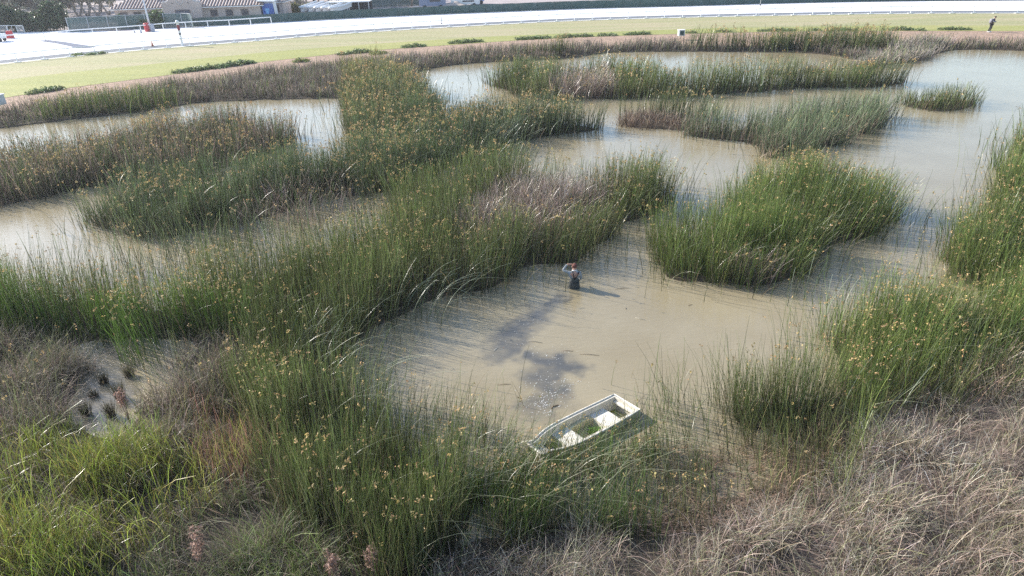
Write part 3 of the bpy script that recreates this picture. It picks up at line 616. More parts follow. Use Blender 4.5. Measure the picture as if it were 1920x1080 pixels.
TRK_OUT = ext([at(-160, 98, Z0), at(0, 62, Z0), at(130, 58, Z0)] + px_line([(240, 58), (362, 50)]) + [p.copy() for p in offset(FENCE, .4)[2:]], 30)
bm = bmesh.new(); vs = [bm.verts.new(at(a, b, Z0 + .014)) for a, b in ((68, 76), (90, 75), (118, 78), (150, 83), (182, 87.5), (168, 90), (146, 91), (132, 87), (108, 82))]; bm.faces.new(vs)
tag(build('track_shadow_patch', bm, mat('painted_shadow', (.12, .135, .18), .9, .2, noise=(.15, .165, .21), nscale=1)), kind='structure')  # flat blue-grey patch that paints a cast shadow onto the track
sheet('race_track', offset(RAIL, 3.05), TRK_OUT, Z0 + .006, mat('pale_track', (.80, .79, .80), .9, .2, noise=(.70, .69, .71), nscale=.35, bump=(5, .3, .04)))
# service ground behind the fence
bm = bmesh.new(); vs = [bm.verts.new((x, y, Z0 + .003)) for x, y in ((-260, 112), (140, 124), (140, 420), (-260, 420))]; bm.faces.new(vs)
tag(build('service_yard', bm, mat('yard_gravel', (.40, .34, .33), .95, .2, noise=(.30, .26, .25), nscale=.3)), kind='structure')

# running rail along the turf: rail, kerb feet and a post every 2.7 m
def rail_thing(name, label, line, h, step, post_w, rail_r, base=False, arm=.0):
    t = empty(name, line[0]); inv = -Vector(t.location)
    pts = spline(line, step)
    bm = bmesh.new(); top = offset(pts, arm)
    tube(bm, [p + inv + Vector((0, 0, h)) for p in top], rail_r, 6); build('top_rail', bm, M_WHITE, t, True)
    if base:
        bm = bmesh.new()
        for p in pts[::1]: box(bm, p + inv + Vector((0, 0, .05)), (.75, .35, .09))
        b = build('foot_plates', bm, M_WHITE, t); b['kind'] = 'stuff'
    pm = bmesh.new(); tube(pm, [(0, 0, 0), (0, arm * .3, h * .7), (0, arm, h)], [post_w, post_w * .9, post_w * .7], 6); me = None
    for i, p in enumerate(pts):
        if i == 0:
            o = build('post', pm, M_WHITE, t); me = o.data
        else:
            o = bpy.data.objects.new('post', me); col.objects.link(o); o.parent = t
        o.location = p + inv
        q = pts[min(i + 1, len(pts) - 1)] - pts[max(i - 1, 0)]; o.rotation_euler = (0, 0, math.atan2(q.y, q.x))
    tag(t, label, 'rail'); return t
rail_thing('running_rail', 'long white running rail on white posts between turf and pale track', RAIL[4:-4], .98, 2.75, .055, .055, True, .25)
rail_thing('outer_rail', 'shorter white outer rail in front of the mesh and green fences', OUTR, 1.02, 3.3, .07, .07)

# green windscreen fence
M_SCREEN = mat('green_windscreen', (.045, .085, .075), .8, .25, noise=(.075, .115, .11), nscale=.6, bump=(3, .4, .08))
def fence_thing(name, label, line, h, step, m, post_m, thick=.03, top=True, post_r=.035):
    t = empty(name, line[0]); inv = -Vector(t.location); pts = spline(line, step); bm = bmesh.new(); off = offset(pts, thick)
    fine = spline(line, .5)
    rows = []
    for p, q in zip(fine, offset(fine, .03)):
        sag = .05 * math.sin(p.x * 1.9) + .03 * math.sin(p.x * 5.1)
        rows.append([bm.verts.new(v + inv + Vector((0, 0, z))) for v, z in ((p, .02), (p, h + sag * .5), (q, h + sag * .5), (q, .02))])
    for a, b in zip(rows, rows[1:]):
        for k in range(4): bm.faces.new((a[k], b[k], b[(k + 1) % 4], a[(k + 1) % 4]))
    build('screen', bm, m, t)
    if top:
        bm = bmesh.new(); tube(bm, [p + inv + Vector((0, 0, h + .04)) for p in offset(pts, -.03)], .03, 5); build('top_rail', bm, post_m, t)
    me = None
    for i, p in enumerate(offset(pts, -.09)):
        if me is None:
            pm = bmesh.new(); tube(pm, [(0, 0, 0), (0, 0, h + .12)], post_r, 6); o = build('post', pm, post_m, t); me = o.data
        else:
            o = bpy.data.objects.new('post', me); col.objects.link(o); o.parent = t
        o.location = p + inv
    tag(t, label, 'fence'); return t
fence_thing('windscreen_fence', 'long dark green fabric windscreen fence behind the pale track', FENCE, 1.3, 3.05, M_SCREEN, mat('green_post', (.08, .12, .11), .6))
def mesh_material():
    m = bpy.data.materials.new('chain_mesh'); m.use_nodes = True; t = m.node_tree; p = t.nodes['Principled BSDF']; p.inputs['Base Color'].default_value = (.10, .15, .145, 1); p.inputs['Roughness'].default_value = .7
    tr = t.nodes.new('ShaderNodeBsdfTransparent'); mx = t.nodes.new('ShaderNodeMixShader'); mx.inputs[0].default_value = .72
    t.links.new(tr.outputs[0], mx.inputs[1]); t.links.new(p.outputs[0], mx.inputs[2]); t.links.new(mx.outputs[0], t.nodes['Material Output'].inputs[0]); return m
MESHF = [at(131, 60.5, Z0), at(190, 57, Z0), at(260, 54, Z0), at(320, 51.5, Z0), at(348, 50.8, Z0), at(360, 51.5, Z0), at(364, 53, Z0)]
fence_thing('mesh_fence', 'tall translucent grey green netting fence with rounded corner in front of the building', MESHF, 2.1, 2.9, mesh_material(), M_METAL, post_r=.05)

# finish post beside the rail
p = at(342.5, 86.5, Z0); t = empty('finish_post', p)
bm = bmesh.new(); tube(bm, [(0, 0, 0), (0, 0, 2.75)], .16, 14, 0)
for z0, z1, mi in ((1.42, 1.62, 1), (1.95, 2.62, 2)): tube(bm, [(0, 0, z0), (0, 0, z1)], .166, 14, mi)
build('pole', bm, [M_WHITE, mat('grey_band', (.06, .06, .07), .5), mat('maroon_band', (.20, .02, .04), .5, .4, noise=(.26, .03, .05))], t, False)
bm = bmesh.new(); bmesh.ops.create_uvsphere(bm, u_segments=14, v_segments=9, radius=.24, matrix=Matrix.Translation((0, 0, 2.95))); build('ball', bm, M_WHITE, t, True)
tag(t, 'white finish post with maroon band and white ball at the running rail', 'post')

# marker pole at the far right of the rail
p = at(1423, 29.5, Z0); t = empty('marker_pole', p)
bm = bmesh.new(); tube(bm, [(0, 0, 0), (0, 0, 2.6)], .045, 8); build('pole', bm, M_METAL, t)
bm = bmesh.new(); box(bm, (0, 0, 2.55), (.16, .12, .45)); bmesh.ops.bevel(bm, geom=bm.edges[:], offset=.02, segments=1); build('sensor_box', bm, M_BLACK, t)
bm = bmesh.new(); box(bm, (0, 0, 1.55), (.14, .1, .22)); build('sensor_box', bm, M_BLACK, t)
bm = bmesh.new(); bmesh.ops.create_uvsphere(bm, u_segments=10, v_segments=7, radius=.1, matrix=Matrix.Translation((0, 0, 2.87))); build('cap', bm, M_WHITE, t, True)
tag(t, 'thin grey marker pole with small dark boxes at the right part of the rail', 'pole')

# flagpole by the mesh fence
p = at(283, 58.5, Z0); t = empty('flagpole', p)
bm = bmesh.new(); tube(bm, [(0, 0, 0), (0, 0, 3), (0, 0, 9)], [.17, .13, .07], 10); build('pole', bm, M_METAL, t, True)
bm = bmesh.new(); tube(bm, [(0, 0, 0), (0, 0, .35)], [.28, .2], 12); build('footing', bm, M_METAL, t)
tag(t, 'tall slim grey flagpole standing before the left wing of the building', 'flagpole')
def barrel(px, py, m, label, s=1.0):
    t = empty('barrel', at(px, py, Z0)); bm = bmesh.new()
    prof = [(0, .27), (.06, .3), (.3, .29), (.33, .31), (.36, .29), (.62, .29), (.65, .31), (.68, .29), (.92, .3), (1.0, .26)]
    rings = [[bm.verts.new((r * s * math.cos(a * math.pi / 8), r * s * math.sin(a * math.pi / 8), z * s)) for a in range(16)] for z, r in prof]
    for a, b in zip(rings, rings[1:]):
        for k in range(16): bm.faces.new((a[k], a[(k + 1) % 16], b[(k + 1) % 16], b[k]))
    bm.faces.new(rings[0]); bm.faces.new(rings[-1]); build('drum', bm, m, t, True)
    bm = bmesh.new(); tube(bm, [(0, 0, 1.0 * s), (0, 0, 1.03 * s)], .25 * s, 16); build('lid', bm, m, t); tag(t, label, 'barrel')
barrel(277, 59.5, M_RED, 'red drum standing at the foot of the flagpole', 1.25)
barrel(287, 59, mat('grey_plastic', (.42, .43, .46), .5, noise=(.36, .36, .4)), 'pale grey drum just right of the flagpole', 1.1)
# low bench by the outer rail
t = empty('low_bench', at(259, 62, Z0), 0); bm = bmesh.new(); box(bm, (0, 0, .42), (1.2, .5, .08)); build('seat', bm, M_WHITE, t)
for x in (-.5, .5):
    bm = bmesh.new(); box(bm, (x, 0, .19), (.08, .45, .38)); build('leg', bm, M_METAL, t)
tag(t, 'low white bench on the ground left of the red drum', 'bench')
# red water barrier on the left
t = empty('water_barrier', at(20.5, 72, Z0), R(10)); bm = bmesh.new()
for x, z, w, h in ((0, .28, .95, .55), (0, .83, .78, .5)):
    for v in box(bm, (x, 0, z), (w, .5, h)):
        if v.co.z > z: v.co.y *= .65
bmesh.ops.bevel(bm, geom=bm.edges[:], offset=.04, segments=1); build('shell', bm, M_RED, t)
bm = bmesh.new(); box(bm, (0, -.262, .54), (.86, .03, .1)); build('pale_band', bm, mat('faded_plastic', (.6, .45, .45), .6), t)
tag(t, 'faded red plastic barrier block on the pale ground at far left', 'barrier')
# crowd barrier racks, far left
def barrier(px, py, w, label, bars):
    t = empty('crowd_barrier', at(px, py, Z0)); bm = bmesh.new()
    tube(bm, [(-w / 2, 0, 0), (-w / 2, 0, 1.05), (-w / 2 + .08, 0, 1.15), (w / 2 - .08, 0, 1.15), (w / 2, 0, 1.05), (w / 2, 0, 0)], .045, 6); build('frame', bm, M_WHITE, t)
    bm = bmesh.new()
    for i in range(bars): x = -w / 2 + w * (i + 1) / (bars + 1); tube(bm, [(x, 0, .1), (x + .05, 0, 1.15)], .03, 5)
    build('bars', bm, M_WHITE, t)
    for x in (-w / 2 + .1, w / 2 - .1):
        bm = bmesh.new(); box(bm, (x, 0, .03), (.08, .6, .05)); build('foot', bm, M_METAL, t)
    tag(t, label, 'barrier', 'white barriers below the dark hedge')
barrier(9, 62, 1.4, 'leftmost white barred crowd barrier below the hedge', 6)
barrier(25, 62, 1.6, 'middle open white crowd barrier below the hedge', 1)
barrier(40.5, 62, 1.1, 'rightmost white barred crowd barrier below the hedge', 5)
# box body of a parked cart at the far left edge
t = empty('utility_cart', at(-4, 78, Z0), R(5)); bm = bmesh.new(); box(bm, (0, 0, .75), (2.2, 1.2, .6)); bmesh.ops.bevel(bm, geom=bm.edges[:], offset=.12, segments=3); build('body', bm, M_WHITE, t)
bm = bmesh.new(); box(bm, (-.3, 0, 1.75), (1.3, 1.2, .07)); build('roof', bm, M_WHITE, t)
for x in (-.85, .25):
    for y in (-.5, .5):
        bm = bmesh.new(); tube(bm, [(x, y, 1.0), (x, y, 1.72)], .025, 5); build('roof_post', bm, M_METAL, t)
for x in (-.7, .7):
    for y in (-.6, .6):
        bm = bmesh.new(); tube(bm, [(x, y - .08, .26), (x, y + .08, .26)], .26, 14); build('wheel', bm, M_BLACK, t)
tag(t, 'white utility cart cut off by the left picture edge', 'cart')
# nothing built here casts the shadow painted on the track
# ------------------------------------------------------------------ building
def stucco(name, c): return mat(name, c, .9, .2, noise=tuple(v * .86 for v in c), nscale=.7, bump=(20, .3, .02))
M_STUCCO = stucco('tan_stucco', (.56, .47, .42)); M_TRIM = stucco('pale_trim', (.6, .56, .53)); M_WIN = mat('dark_window', (.09, .085, .10), .15, .6)
def tile_material():
    m = bpy.data.materials.new('clay_tile'); m.use_nodes = True; t = m.node_tree; p = t.nodes['Principled BSDF']; L = t.links.new
    a = t.nodes.new('ShaderNodeAttribute'); a.attribute_name = 'tint'; tc = t.nodes.new('ShaderNodeTexCoord')
    n = t.nodes.new('ShaderNodeTexNoise'); n.inputs['Scale'].default_value = 2.5; L(tc.outputs['Object'], n.inputs['Vector'])
    mr = t.nodes.new('ShaderNodeMapRange'); mr.inputs[3].default_value = .6; mr.inputs[4].default_value = 1.4; L(n.outputs['Fac'], mr.inputs[0])
    v = t.nodes.new('ShaderNodeVectorMath'); v.operation = 'SCALE'; L(a.outputs['Color'], v.inputs[0]); L(mr.outputs[0], v.inputs['Scale']); L(v.outputs[0], p.inputs['Base Color'])
    p.inputs['Roughness'].default_value = .8; return m
M_TILE = tile_material()
bA = at(221, 47, Z0); bB = at(492, 39, Z0); BW = (bB - bA).length; BANG = math.atan2(bB.y - bA.y, bB.x - bA.x)
bld = empty('clubhouse', bA - Vector((0, 0, .12)), BANG)
tag(bld, 'tan stucco clubhouse with curved mission gable and clay tile roof', 'building')
PXM = FPX / ((bA - Vector((0, 0, CAM_H))).dot(_F))     # pixels per metre at the building
WH = 2.65; DEP = 11
gx0, gx1 = BW * .355, BW * .615
def roof_plane(name, quad, parent, pitch=.52):
    """corrugated tile plane; quad = eave left, eave right, top right, top left"""
    a, b, c, d = [Vector(q) for q in quad]; bm = bmesh.new(); lay = bm.verts.layers.float_color.new('tint')
    n = int((b - a).length / pitch) * 6; up = (b - a).cross(d - a).normalized(); rows = []
    if up.z < 0: up = -up
    for i in range(n + 1):
        t_ = i / n; ph = (i % 6) / 6 * 2 * math.pi; lift = .11 * max(0, math.cos(ph)) ** .7; ring = []
        e, r_ = a.lerp(b, t_), d.lerp(c, t_)
        if (c - d).length < (b - a).length - .5:          # hip: keep the tiles square to the eave
            ed = (b - a).normalized(); s_ = (e - a).dot(ed); sl0, sl1 = (d - a).dot(ed), (c - a).dot(ed); Lh = (b - a).length
            k = min(1, s_ / max(sl0, 1e-3), (Lh - s_) / max(Lh - sl1, 1e-3)); top = (d - a) - ed * sl0
            r_ = e + top * max(k, .02)
        for q in (e, e.lerp(r_, .5), r_):
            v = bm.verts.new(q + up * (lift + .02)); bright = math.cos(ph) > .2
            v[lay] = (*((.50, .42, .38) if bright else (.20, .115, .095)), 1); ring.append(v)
        rows.append(ring)
    for p_, q_ in zip(rows, rows[1:]):
        for k in (0, 1): bm.faces.new((p_[k], q_[k], q_[k + 1], p_[k + 1]))
    return bm
# walls (one shell), plinth
bm = bmesh.new(); box(bm, (BW / 2, DEP / 2, WH / 2), (BW, DEP, WH)); wall = build('wall', bm, M_STUCCO, bld)
E = .7; RH = 3.3
def hip_roof(x0, x1, y0, y1, z, rh):
    bms = []; hw = (y1 - y0) / 2
    q = [((x0, y0, z), (x1, y0, z), (x1 - hw, y0 + hw, z + rh), (x0 + hw, y0 + hw, z + rh)),
         ((x1, y0, z), (x1, y1, z), (x1 - hw, y0 + hw, z + rh), (x1 - hw, y0 + hw, z + rh)),
         ((x1, y1, z), (x0, y1, z), (x0 + hw, y0 + hw, z + rh), (x1 - hw, y0 + hw, z + rh)),
         ((x0, y1, z), (x0, y0, z), (x0 + hw, y0 + hw, z + rh), (x0 + hw, y0 + hw, z + rh))]
    me = bpy.data.meshes.new('roof'); out = bmesh.new(); out.verts.layers.float_color.new('tint')
    for i in q:
        b_ = roof_plane('r', i, None); tmp = bpy.data.meshes.new('t'); b_.to_mesh(tmp); b_.free(); out.from_mesh(tmp); bpy.data.meshes.remove(tmp)
    box(out, ((x0 + x1) / 2, (y0 + y1) / 2, z - .08), (x1 - x0, y1 - y0, .1))
    return out
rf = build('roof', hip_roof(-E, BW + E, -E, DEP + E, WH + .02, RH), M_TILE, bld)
# curved gable front
bm = bmesh.new(); gw = gx1 - gx0; half = gw / 2; cx = (gx0 + gx1) / 2
prof = []
for u, z in ((-1, 0), (-1, 3.95), (-.93, 4.12), (-.78, 4.15), (-.66, 4.3), (-.58, 4.62), (-.47, 4.92), (-.36, 5.02), (-.26, 5.25), (-.14, 5.5), (0, 5.58)): prof.append((u, z * .86))
prof = prof + [(-u, z) for u, z in prof[::-1][1:]]
def plate(bm, pr, y0, y1, inset=0):
    a = [bm.verts.new((cx + u * half, y0, z)) for u, z in pr]; b = [bm.verts.new((cx + u * half, y1, z)) for u, z in pr]
    bm.faces.new(a); bm.faces.new(b[::-1])
    for i in range(len(pr)): j = (i + 1) % len(pr); bm.faces.new((a[i], a[j], b[j], b[i]))
plate(bm, prof, -1.3, -.75); box(bm, (cx, -.4, 1.7), (gw - .1, .9, 3.4)); gable = build('gable', bm, M_STUCCO, bld)
bm = bmesh.new(); tube(bm, [(cx + u * half, -1.02, z + .03) for u, z in prof[1:-1]], .17, 6); build('coping', bm, M_TRIM, gable)
bm = bmesh.new()
qz = 3.75
pts = []
for k in range(33):
    a = k / 32 * 2 * math.pi; r_ = .48 + .08 * abs(math.cos(2 * a)) ** .5; pts.append((cx + r_ * math.cos(a), -1.34, qz + r_ * math.sin(a)))
tube(bm, pts, .09, 5, cap=False); build('quatrefoil_surround', bm, M_TRIM, gable)
bm = bmesh.new(); tube(bm, [(cx, -1.33, qz), (cx, -1.31, qz)], .42, 16); build('round_window', bm, M_STUCCO, gable)
def opening(name, x, z, w, h, y=-.01, parent=bld, m=M_WIN, frame=True):
    bm = bmesh.new(); box(bm, (x, y, z), (w, .05, h)); o = build(name, bm, m, parent)
    if frame:
        bm = bmesh.new()
        for dx in (-w / 2 - .04, w / 2 + .04): box(bm, (x + dx, y - .02, z), (.08, .1, h + .16))
        for dz in (-h / 2 - .04, h / 2 + .04): box(bm, (x, y - .02, z + dz), (w, .1, .08))
        build('frame', bm, mat('brown_frame', (.2, .15, .13), .7), o)
    return o
opening('door', cx + .1, 1.15, 2.35, 2.25, -1.325, bld, mat('roller_door', (.13, .13, .155), .6, noise=(.10, .10, .13)))
for x in (BW * .06, BW * .155, BW * .26): opening('window', x, 1.6, 1.15, .9)
for x in (BW * .68, BW * .785, BW * .892): opening('window', x, 1.6, 1.05, .9)
for dx in (-1.95, 1.95):
    bm = bmesh.new(); box(bm, (cx + dx, -1.36, 2.05), (.16, .12, .3)); box(bm, (cx + dx, -1.36, 2.22), (.1, .08, .1)); build('wall_lamp', bm, M_TRIM, bld)
for dx in (-1.3, 1.3):
    bm = bmesh.new(); box(bm, (cx + dx, -1.33, 3.4), (.3, .05, .1)); build('vent', bm, M_WIN, bld)
# raised cross wings on the roof
for x0, x1 in ((BW * .19, BW * .33), (BW * .80, BW * .95)):
    bm = bmesh.new(); box(bm, ((x0 + x1) / 2, 5.6, WH + 2.0), (x1 - x0 - .4, 4.0, 2.2)); o = build('roof_monitor', bm, M_STUCCO, bld)
    build('monitor_roof', hip_roof(x0 - .5, x1 + .5, 2.6, 7.8, WH + 3.12, .9), M_TILE, o)
# side annex, lower roof
bm = bmesh.new(); box(bm, (BW + 1.1, 8.2, 1.35), (2.2, 5, 2.7)); an = build('annex_wall', bm, M_STUCCO, bld)
build('annex_roof', hip_roof(BW + .75, BW + 2.8, 5.2, 11.3, 2.75, .7), M_TILE, bld)
opening('window', BW + 1.1, 1.6, .7, 1.1, 5.68)

# blue kiosk with pale canopy
p = at(515, 37.5, Z0); t = empty('drinks_kiosk', p, BANG)
bm = bmesh.new(); box(bm, (-.6, 0, 1.35), (1.9, 1.4, 2.7)); build('panel', bm, mat('blue_panel', (.03, .10, .36), .4, .5, noise=(.04, .12, .42)), t)
bm = bmesh.new(); tube(bm, [(-.75, -.71, 1.35), (-.75, -.74, 1.35)], .28, 16)
for v in bm.verts: v.co.z = 1.35 + (v.co.z - 1.35) * 1.0
box(bm, (-.75, -.725, 1.75), (.72, .03, .4)); build('pale_emblem', bm, mat('light_blue_paint', (.2, .45, .8), .5), t)
bm = bmesh.new(); box(bm, (.55, -.2, 1.6), (.28, .9, 3.2), ry=R(-3)); build('white_column', bm, M_WHITE, t)
bm = bmesh.new(); box(bm, (-.7, -.5, 3.15), (3.1, 1.8, .12), ry=R(2)); build('canopy', bm, M_WHITE, t)
tag(t, 'blue kiosk with light blue emblem and flat white canopy beside the clubhouse', 'kiosk')

# row of small white boats laid up behind the green fence
def small_boat(px, py, L, rz, label):
    t = empty('laid_up_boat', at(px, py, Z0) + Vector((0, 0, .35)), rz); t.rotation_euler = (0, R(-13), rz); bm = bmesh.new(); st = []
    n = 12
    for i in range(n + 1):
        u = i / n; w = .85 * min(1, (1 - (1 - u * 1.0) ** 3) * 1.02 + .15) if u < .5 else .85 * (1 - .15 * (u - .5)); x = -L / 2 + L * u; sh = .35 * (1 - u) ** 2
        st.append([bm.verts.new(c) for c in ((x, -w, 1.15 + sh), (x, -w * .75, .5 + sh * .8), (x, 0, .3 + sh), (x, w * .75, .5 + sh * .8), (x, w, 1.15 + sh), (x, w * .8, 1.2 + sh), (x, w * .62, .8 + sh), (x, -w * .62, .8 + sh), (x, -w * .8, 1.2 + sh))])
    for a, b in zip(st, st[1:]):
        for k in range(9): f = bm.faces.new((a[k], a[(k + 1) % 9], b[(k + 1) % 9], b[k])); f.material_index = 1 if k in (5, 6, 7) else 0
    bm.faces.new(st[0]); bm.faces.new(st[-1]); build('hull', bm, [M_WHITE, mat('dark_cockpit', (.06, .06, .09), .6)], t, False)
    bm = bmesh.new(); pts = [v for s_ in (1, -1) for v in [(-L / 2 + L * (i / n), s_ * .8 * min(1, (1 - (1 - (i / n)) ** 3) * 1.02 + .15), 1.24 + .35 * (1 - i / n) ** 2) for i in (range(n, -1, -1) if s_ > 0 else range(n + 1))]]
    tube(bm, pts, .2, 8); build('side_tube', bm, M_WHITE, t, True)
    bm = bmesh.new()
    for x in (-L * .25, L * .25): box(bm, (x, 0, 0), (.15, 1.2, 1.2))
    build('cradle', bm, M_METAL, t)
    tag(t, label, 'boat', 'white boats laid up behind the green fence')
for i, (px, lab) in enumerate(((590, 'leftmost and highest white boat laid up behind the green fence'), (601, 'second white boat from the left behind the green fence'),
                               (612, 'middle one of the five white boats behind the green fence'), (622, 'fourth white boat from the left behind the green fence'), (633, 'rightmost of the five white boats behind the green fence'))):
    small_boat(px - 4 + i * 3, 27 + i * .4, 4.4, R(50), lab)

# open sided shed with white roof edge
t = empty('open_shed', at(656, 27, Z0), BANG); bm = bmesh.new(); box(bm, (0, 1.5, 2.1), (7.5, 3.2, .16)); build('roof', bm, M_WHITE, t)
bm = bmesh.new(); box(bm, (0, 3.0, 1.0), (7.4, .1, 2.0)); build('back_wall', bm, mat('dark_boarding', (.05, .05, .055), .8), t)
for x in (-3.6, -1.8, 0, 1.8, 3.6):
    bm = bmesh.new(); tube(bm, [(x, 0, 0), (x, 0, 2.05)], .06, 6); build('post', bm, M_WHITE, t)
tag(t, 'low dark open shed with white roof edge behind the green fence', 'shed')
# parked plant at the top centre
def trailer(px, py, w, h, m, label, cat='trailer'):
    t = empty('equipment_trailer', at(px, py, Z0), BANG + R(4)); bm = bmesh.new(); box(bm, (0, 0, .6 + h / 2), (w, 2, h)); bmesh.ops.bevel(bm, geom=bm.edges[:], offset=.12, segments=2); build('body', bm, m, t)
    for x in (-w * .3, w * .3):
        for y in (-.95, .95):
            bm = bmesh.new(); tube(bm, [(x, y - .12, .4), (x, y + .12, .4)], .4, 14); wl = build('wheel', bm, M_BLACK, t)
    bm = bmesh.new(); box(bm, (-w / 2 - .6, 0, .55), (1.3, .15, .12)); build('drawbar', bm, M_METAL, t)
    bm = bmesh.new(); box(bm, (w * .1, -1.02, .6 + h * .65), (w * .4, .04, h * .3)); build('side_panel', bm, M_WIN, t)
    tag(t, label, cat)
trailer(812, 17, 5, 1.5, mat('blue_grey_paint', (.22, .26, .36), .5, noise=(.18, .22, .32)), 'blue grey equipment trailer at the top edge left of the tan heap')
trailer(873, 14, 5.5, .9, M_WHITE, 'low white flat trailer at the top edge right of the tan heap')
trailer(893, 8, 3.2, 1.4, mat('white_blue_paint', (.55, .6, .75), .4, noise=(.25, .3, .55), nscale=3), 'white and blue machine trailer at the top edge by the green fence')
# tan sand heap
bm = bmesh.new(); bmesh.ops.create_grid(bm, x_segments=26, y_segments=18, size=1, matrix=Matrix.Diagonal((4.2, 2.6, 1, 1)))
for v in bm.verts:
    r_ = math.hypot(v.co.x / 4.2, v.co.y / 2.6); v.co.z = max(0, 1.25 * (1 - r_ ** 1.6)) * (.9 + .2 * math.sin(v.co.x * 2.1) * math.cos(v.co.y * 3)) - .02
hp = build('sand_heap', bm, mat('tan_sand', (.5, .42, .36), .95, .1, noise=(.4, .33, .28), nscale=1.5, bump=(6, .5, .1)), None, True); hp.location = at(850, 16, Z0)
tag(hp, 'low tan sand heap between trailers at the top edge', 'sand heap')

# boxes on the far bank and the green cabinet
def cabinet(px, py, z, w, label, rz=0):
    t = empty('pump_cabinet', at(px, py, z), rz); bm = bmesh.new(); box(bm, (0, 0, w * .45), (w, w * .7, w * .9)); bmesh.ops.bevel(bm, geom=bm.edges[:], offset=.03, segments=1); build('body', bm, mat('grey_white_paint', (.55, .6, .6), .6, noise=(.45, .5, .5)), t)
    bm = bmesh.new(); box(bm, (0, -w * .36, w * .47), (w * .66, .03, w * .62)); build('dark_panel', bm, mat('teal_panel', (.02, .06, .06), .4), t)
    bm = bmesh.new(); box(bm, (0, 0, w * .93), (w * 1.12, w * .85, .06)); build('lid', bm, M_WHITE, t)
    tag(t, label, 'cabinet')
cabinet(1277, 67, .75, .72, 'small white cabinet with dark teal front on the middle of the dirt bank', R(8))
cabinet(-1, 196, .75, .85, 'small dark fronted cabinet on the dirt bank at the left edge', R(-12))

# cone on the track
p = at(286.5, 87, Z0); t = empty('traffic_cone', p); bm = bmesh.new(); tube(bm, [(0, 0, .04), (0, 0, .72)], [.17, .03], 12); build('cone', bm, mat('orange_plastic', (.6, .2, .1), .5), t, True)
bm = bmesh.new(); box(bm, (0, 0, .02), (.42, .42, .04)); build('base', bm, M_BLACK, t); tag(t, 'small orange traffic cone at the running rail left of the finish post', 'cone')
p = at(826, 48.5, Z0) + Vector((0, 2.5, 0)); t = empty('marker_stake', p); bm = bmesh.new(); tube(bm, [(0, 0, 0), (0, 0, 1.0)], [.06, .05], 7); build('stake', bm, mat('dull_green_paint', (.12, .13, .12), .6), t)
bm = bmesh.new(); tube(bm, [(0, 0, 0), (0, 0, .12)], .13, 8); build('foot', bm, mat('dark_foot', (.07, .07, .07), .7), t); tag(t, 'short dark marker stake standing on the pale track near centre', 'stake')

# ------------------------------------------------------------------ low weeds along the turf edge
def weed(px, py, w, h, label, c=(.08, .13, .04), seed=0, d=.55):
    g = np.random.default_rng(seed); n = int(110 * w * (h / .5)); n = max(60, min(n, 900))
    L = Blades(); u = g.uniform(-1, 1, n); prof = (1 - np.abs(u) ** 2.2) * (.55 + .45 * vnoise(u * w, u * 0 + seed, .5, 81))
    x = u * w / 2; y = g.normal(0, d * .5, n); z = g.uniform(0, 1, n) ** .7 * h * np.clip(prof, .1, 1)
    tint = np.array(c) * g.uniform(.5, 1.7, (n, 1)) * (1 + g.normal(0, .1, (n, 3)))
    L.flecks(np.stack([x, y, z + .04], -1), np.full(n, .17), tint, 4, .5)
    t = empty('turf_weed', at(px, py, Z0 + .0)); lo = L.build('foliage', M_LEAF, t)
    bm = bmesh.new()
    for k in range(6):
        a = g.uniform(-.42, .42) * w; tube(bm, [(a, 0, -.03), (a + g.normal(0, .1), g.normal(0, .1), h * .6)], [.02, .008], 4)
    build('stems', bm, M_TWIG, t); tag(t, label, 'weed', 'green weeds along the turf edge')
    p0, p1 = DIRT_EDGE[0], DIRT_EDGE[-1]
    best = min(range(len(DIRT_EDGE) - 1), key=lambda i: (((DIRT_EDGE[i] + DIRT_EDGE[i + 1]) / 2) - t.location).length); q = DIRT_EDGE[best + 1] - DIRT_EDGE[best]; t.rotation_euler.z = math.atan2(q.y, q.x)
W = [(86, 172, 3.3, .5, 'weed patch on the turf edge nearest the left picture edge'), (370, 132, 5.0, .6, 'longer right half of the leafy weed row left of the finish post shadow'), (440, 123, 4.6, .75, 'thick leafy weed mound right of the leafy row'),
     (565, 116, 1.7, .55, 'yellowish single bush on the dirt left of the low clump'), (664, 100, 4.0, .55, 'dark weed clump on the turf edge above the gold topped reeds'), (710, 101, 2.0, .5, 'olive tuft on the dirt just right of a dark weed clump'),
     (775, 88, 3.0, .5, 'low weed clump left of the pointed one near centre'), (873, 80, 4.4, .55, 'dense weed clump above the pond narrows'), (1000, 73, 4.6, .55, 'long weed clump just right of the picture centre'),
     (1075, 69.5, 5.0, .5, 'spread out weed clump over the grey rush bank'), (1138, 67, 2.5, .45, 'small weed clump between two longer ones'), (1195, 65, 3.4, .4, 'thin flat weed strip left of the white cabinet'),
     (1357, 60, 1.8, .35, 'little weed tuft first to the right of the white cabinet'), (1455, 58, 4.6, .4, 'flat weed strip above the long green reed strip'), (1530, 57.5, 1.2, .35, 'tiny weed tuft above the right end of the reed strip'),
     (1580, 57, 3.4, .35, 'low weed strip above the pale rush spit'), (1690, 56.5, 2.8, .5, 'round weed clump right above the pale spit'), (1726, 57, .9, .45, 'small dark weed ball between strips on the right'), (1790, 56, 3.6, .4, 'weed strip left of the walking person'),
     (1295, 62, 1.4, .3, 'faint weed right behind the white cabinet'), (145, 104, 1.4, .25, 'left short grass tuft at the foot of the running rail'), (180, 102, 2.6, .3, 'right longer grass tuft at the foot of the running rail')]
for i, (a, b, w_, h_, lb) in enumerate(W): weed(a, b, w_, h_ * .72, lb, (.22, .24, .08) if i in (3, 5) else (.16, .20, .085), i + 3)

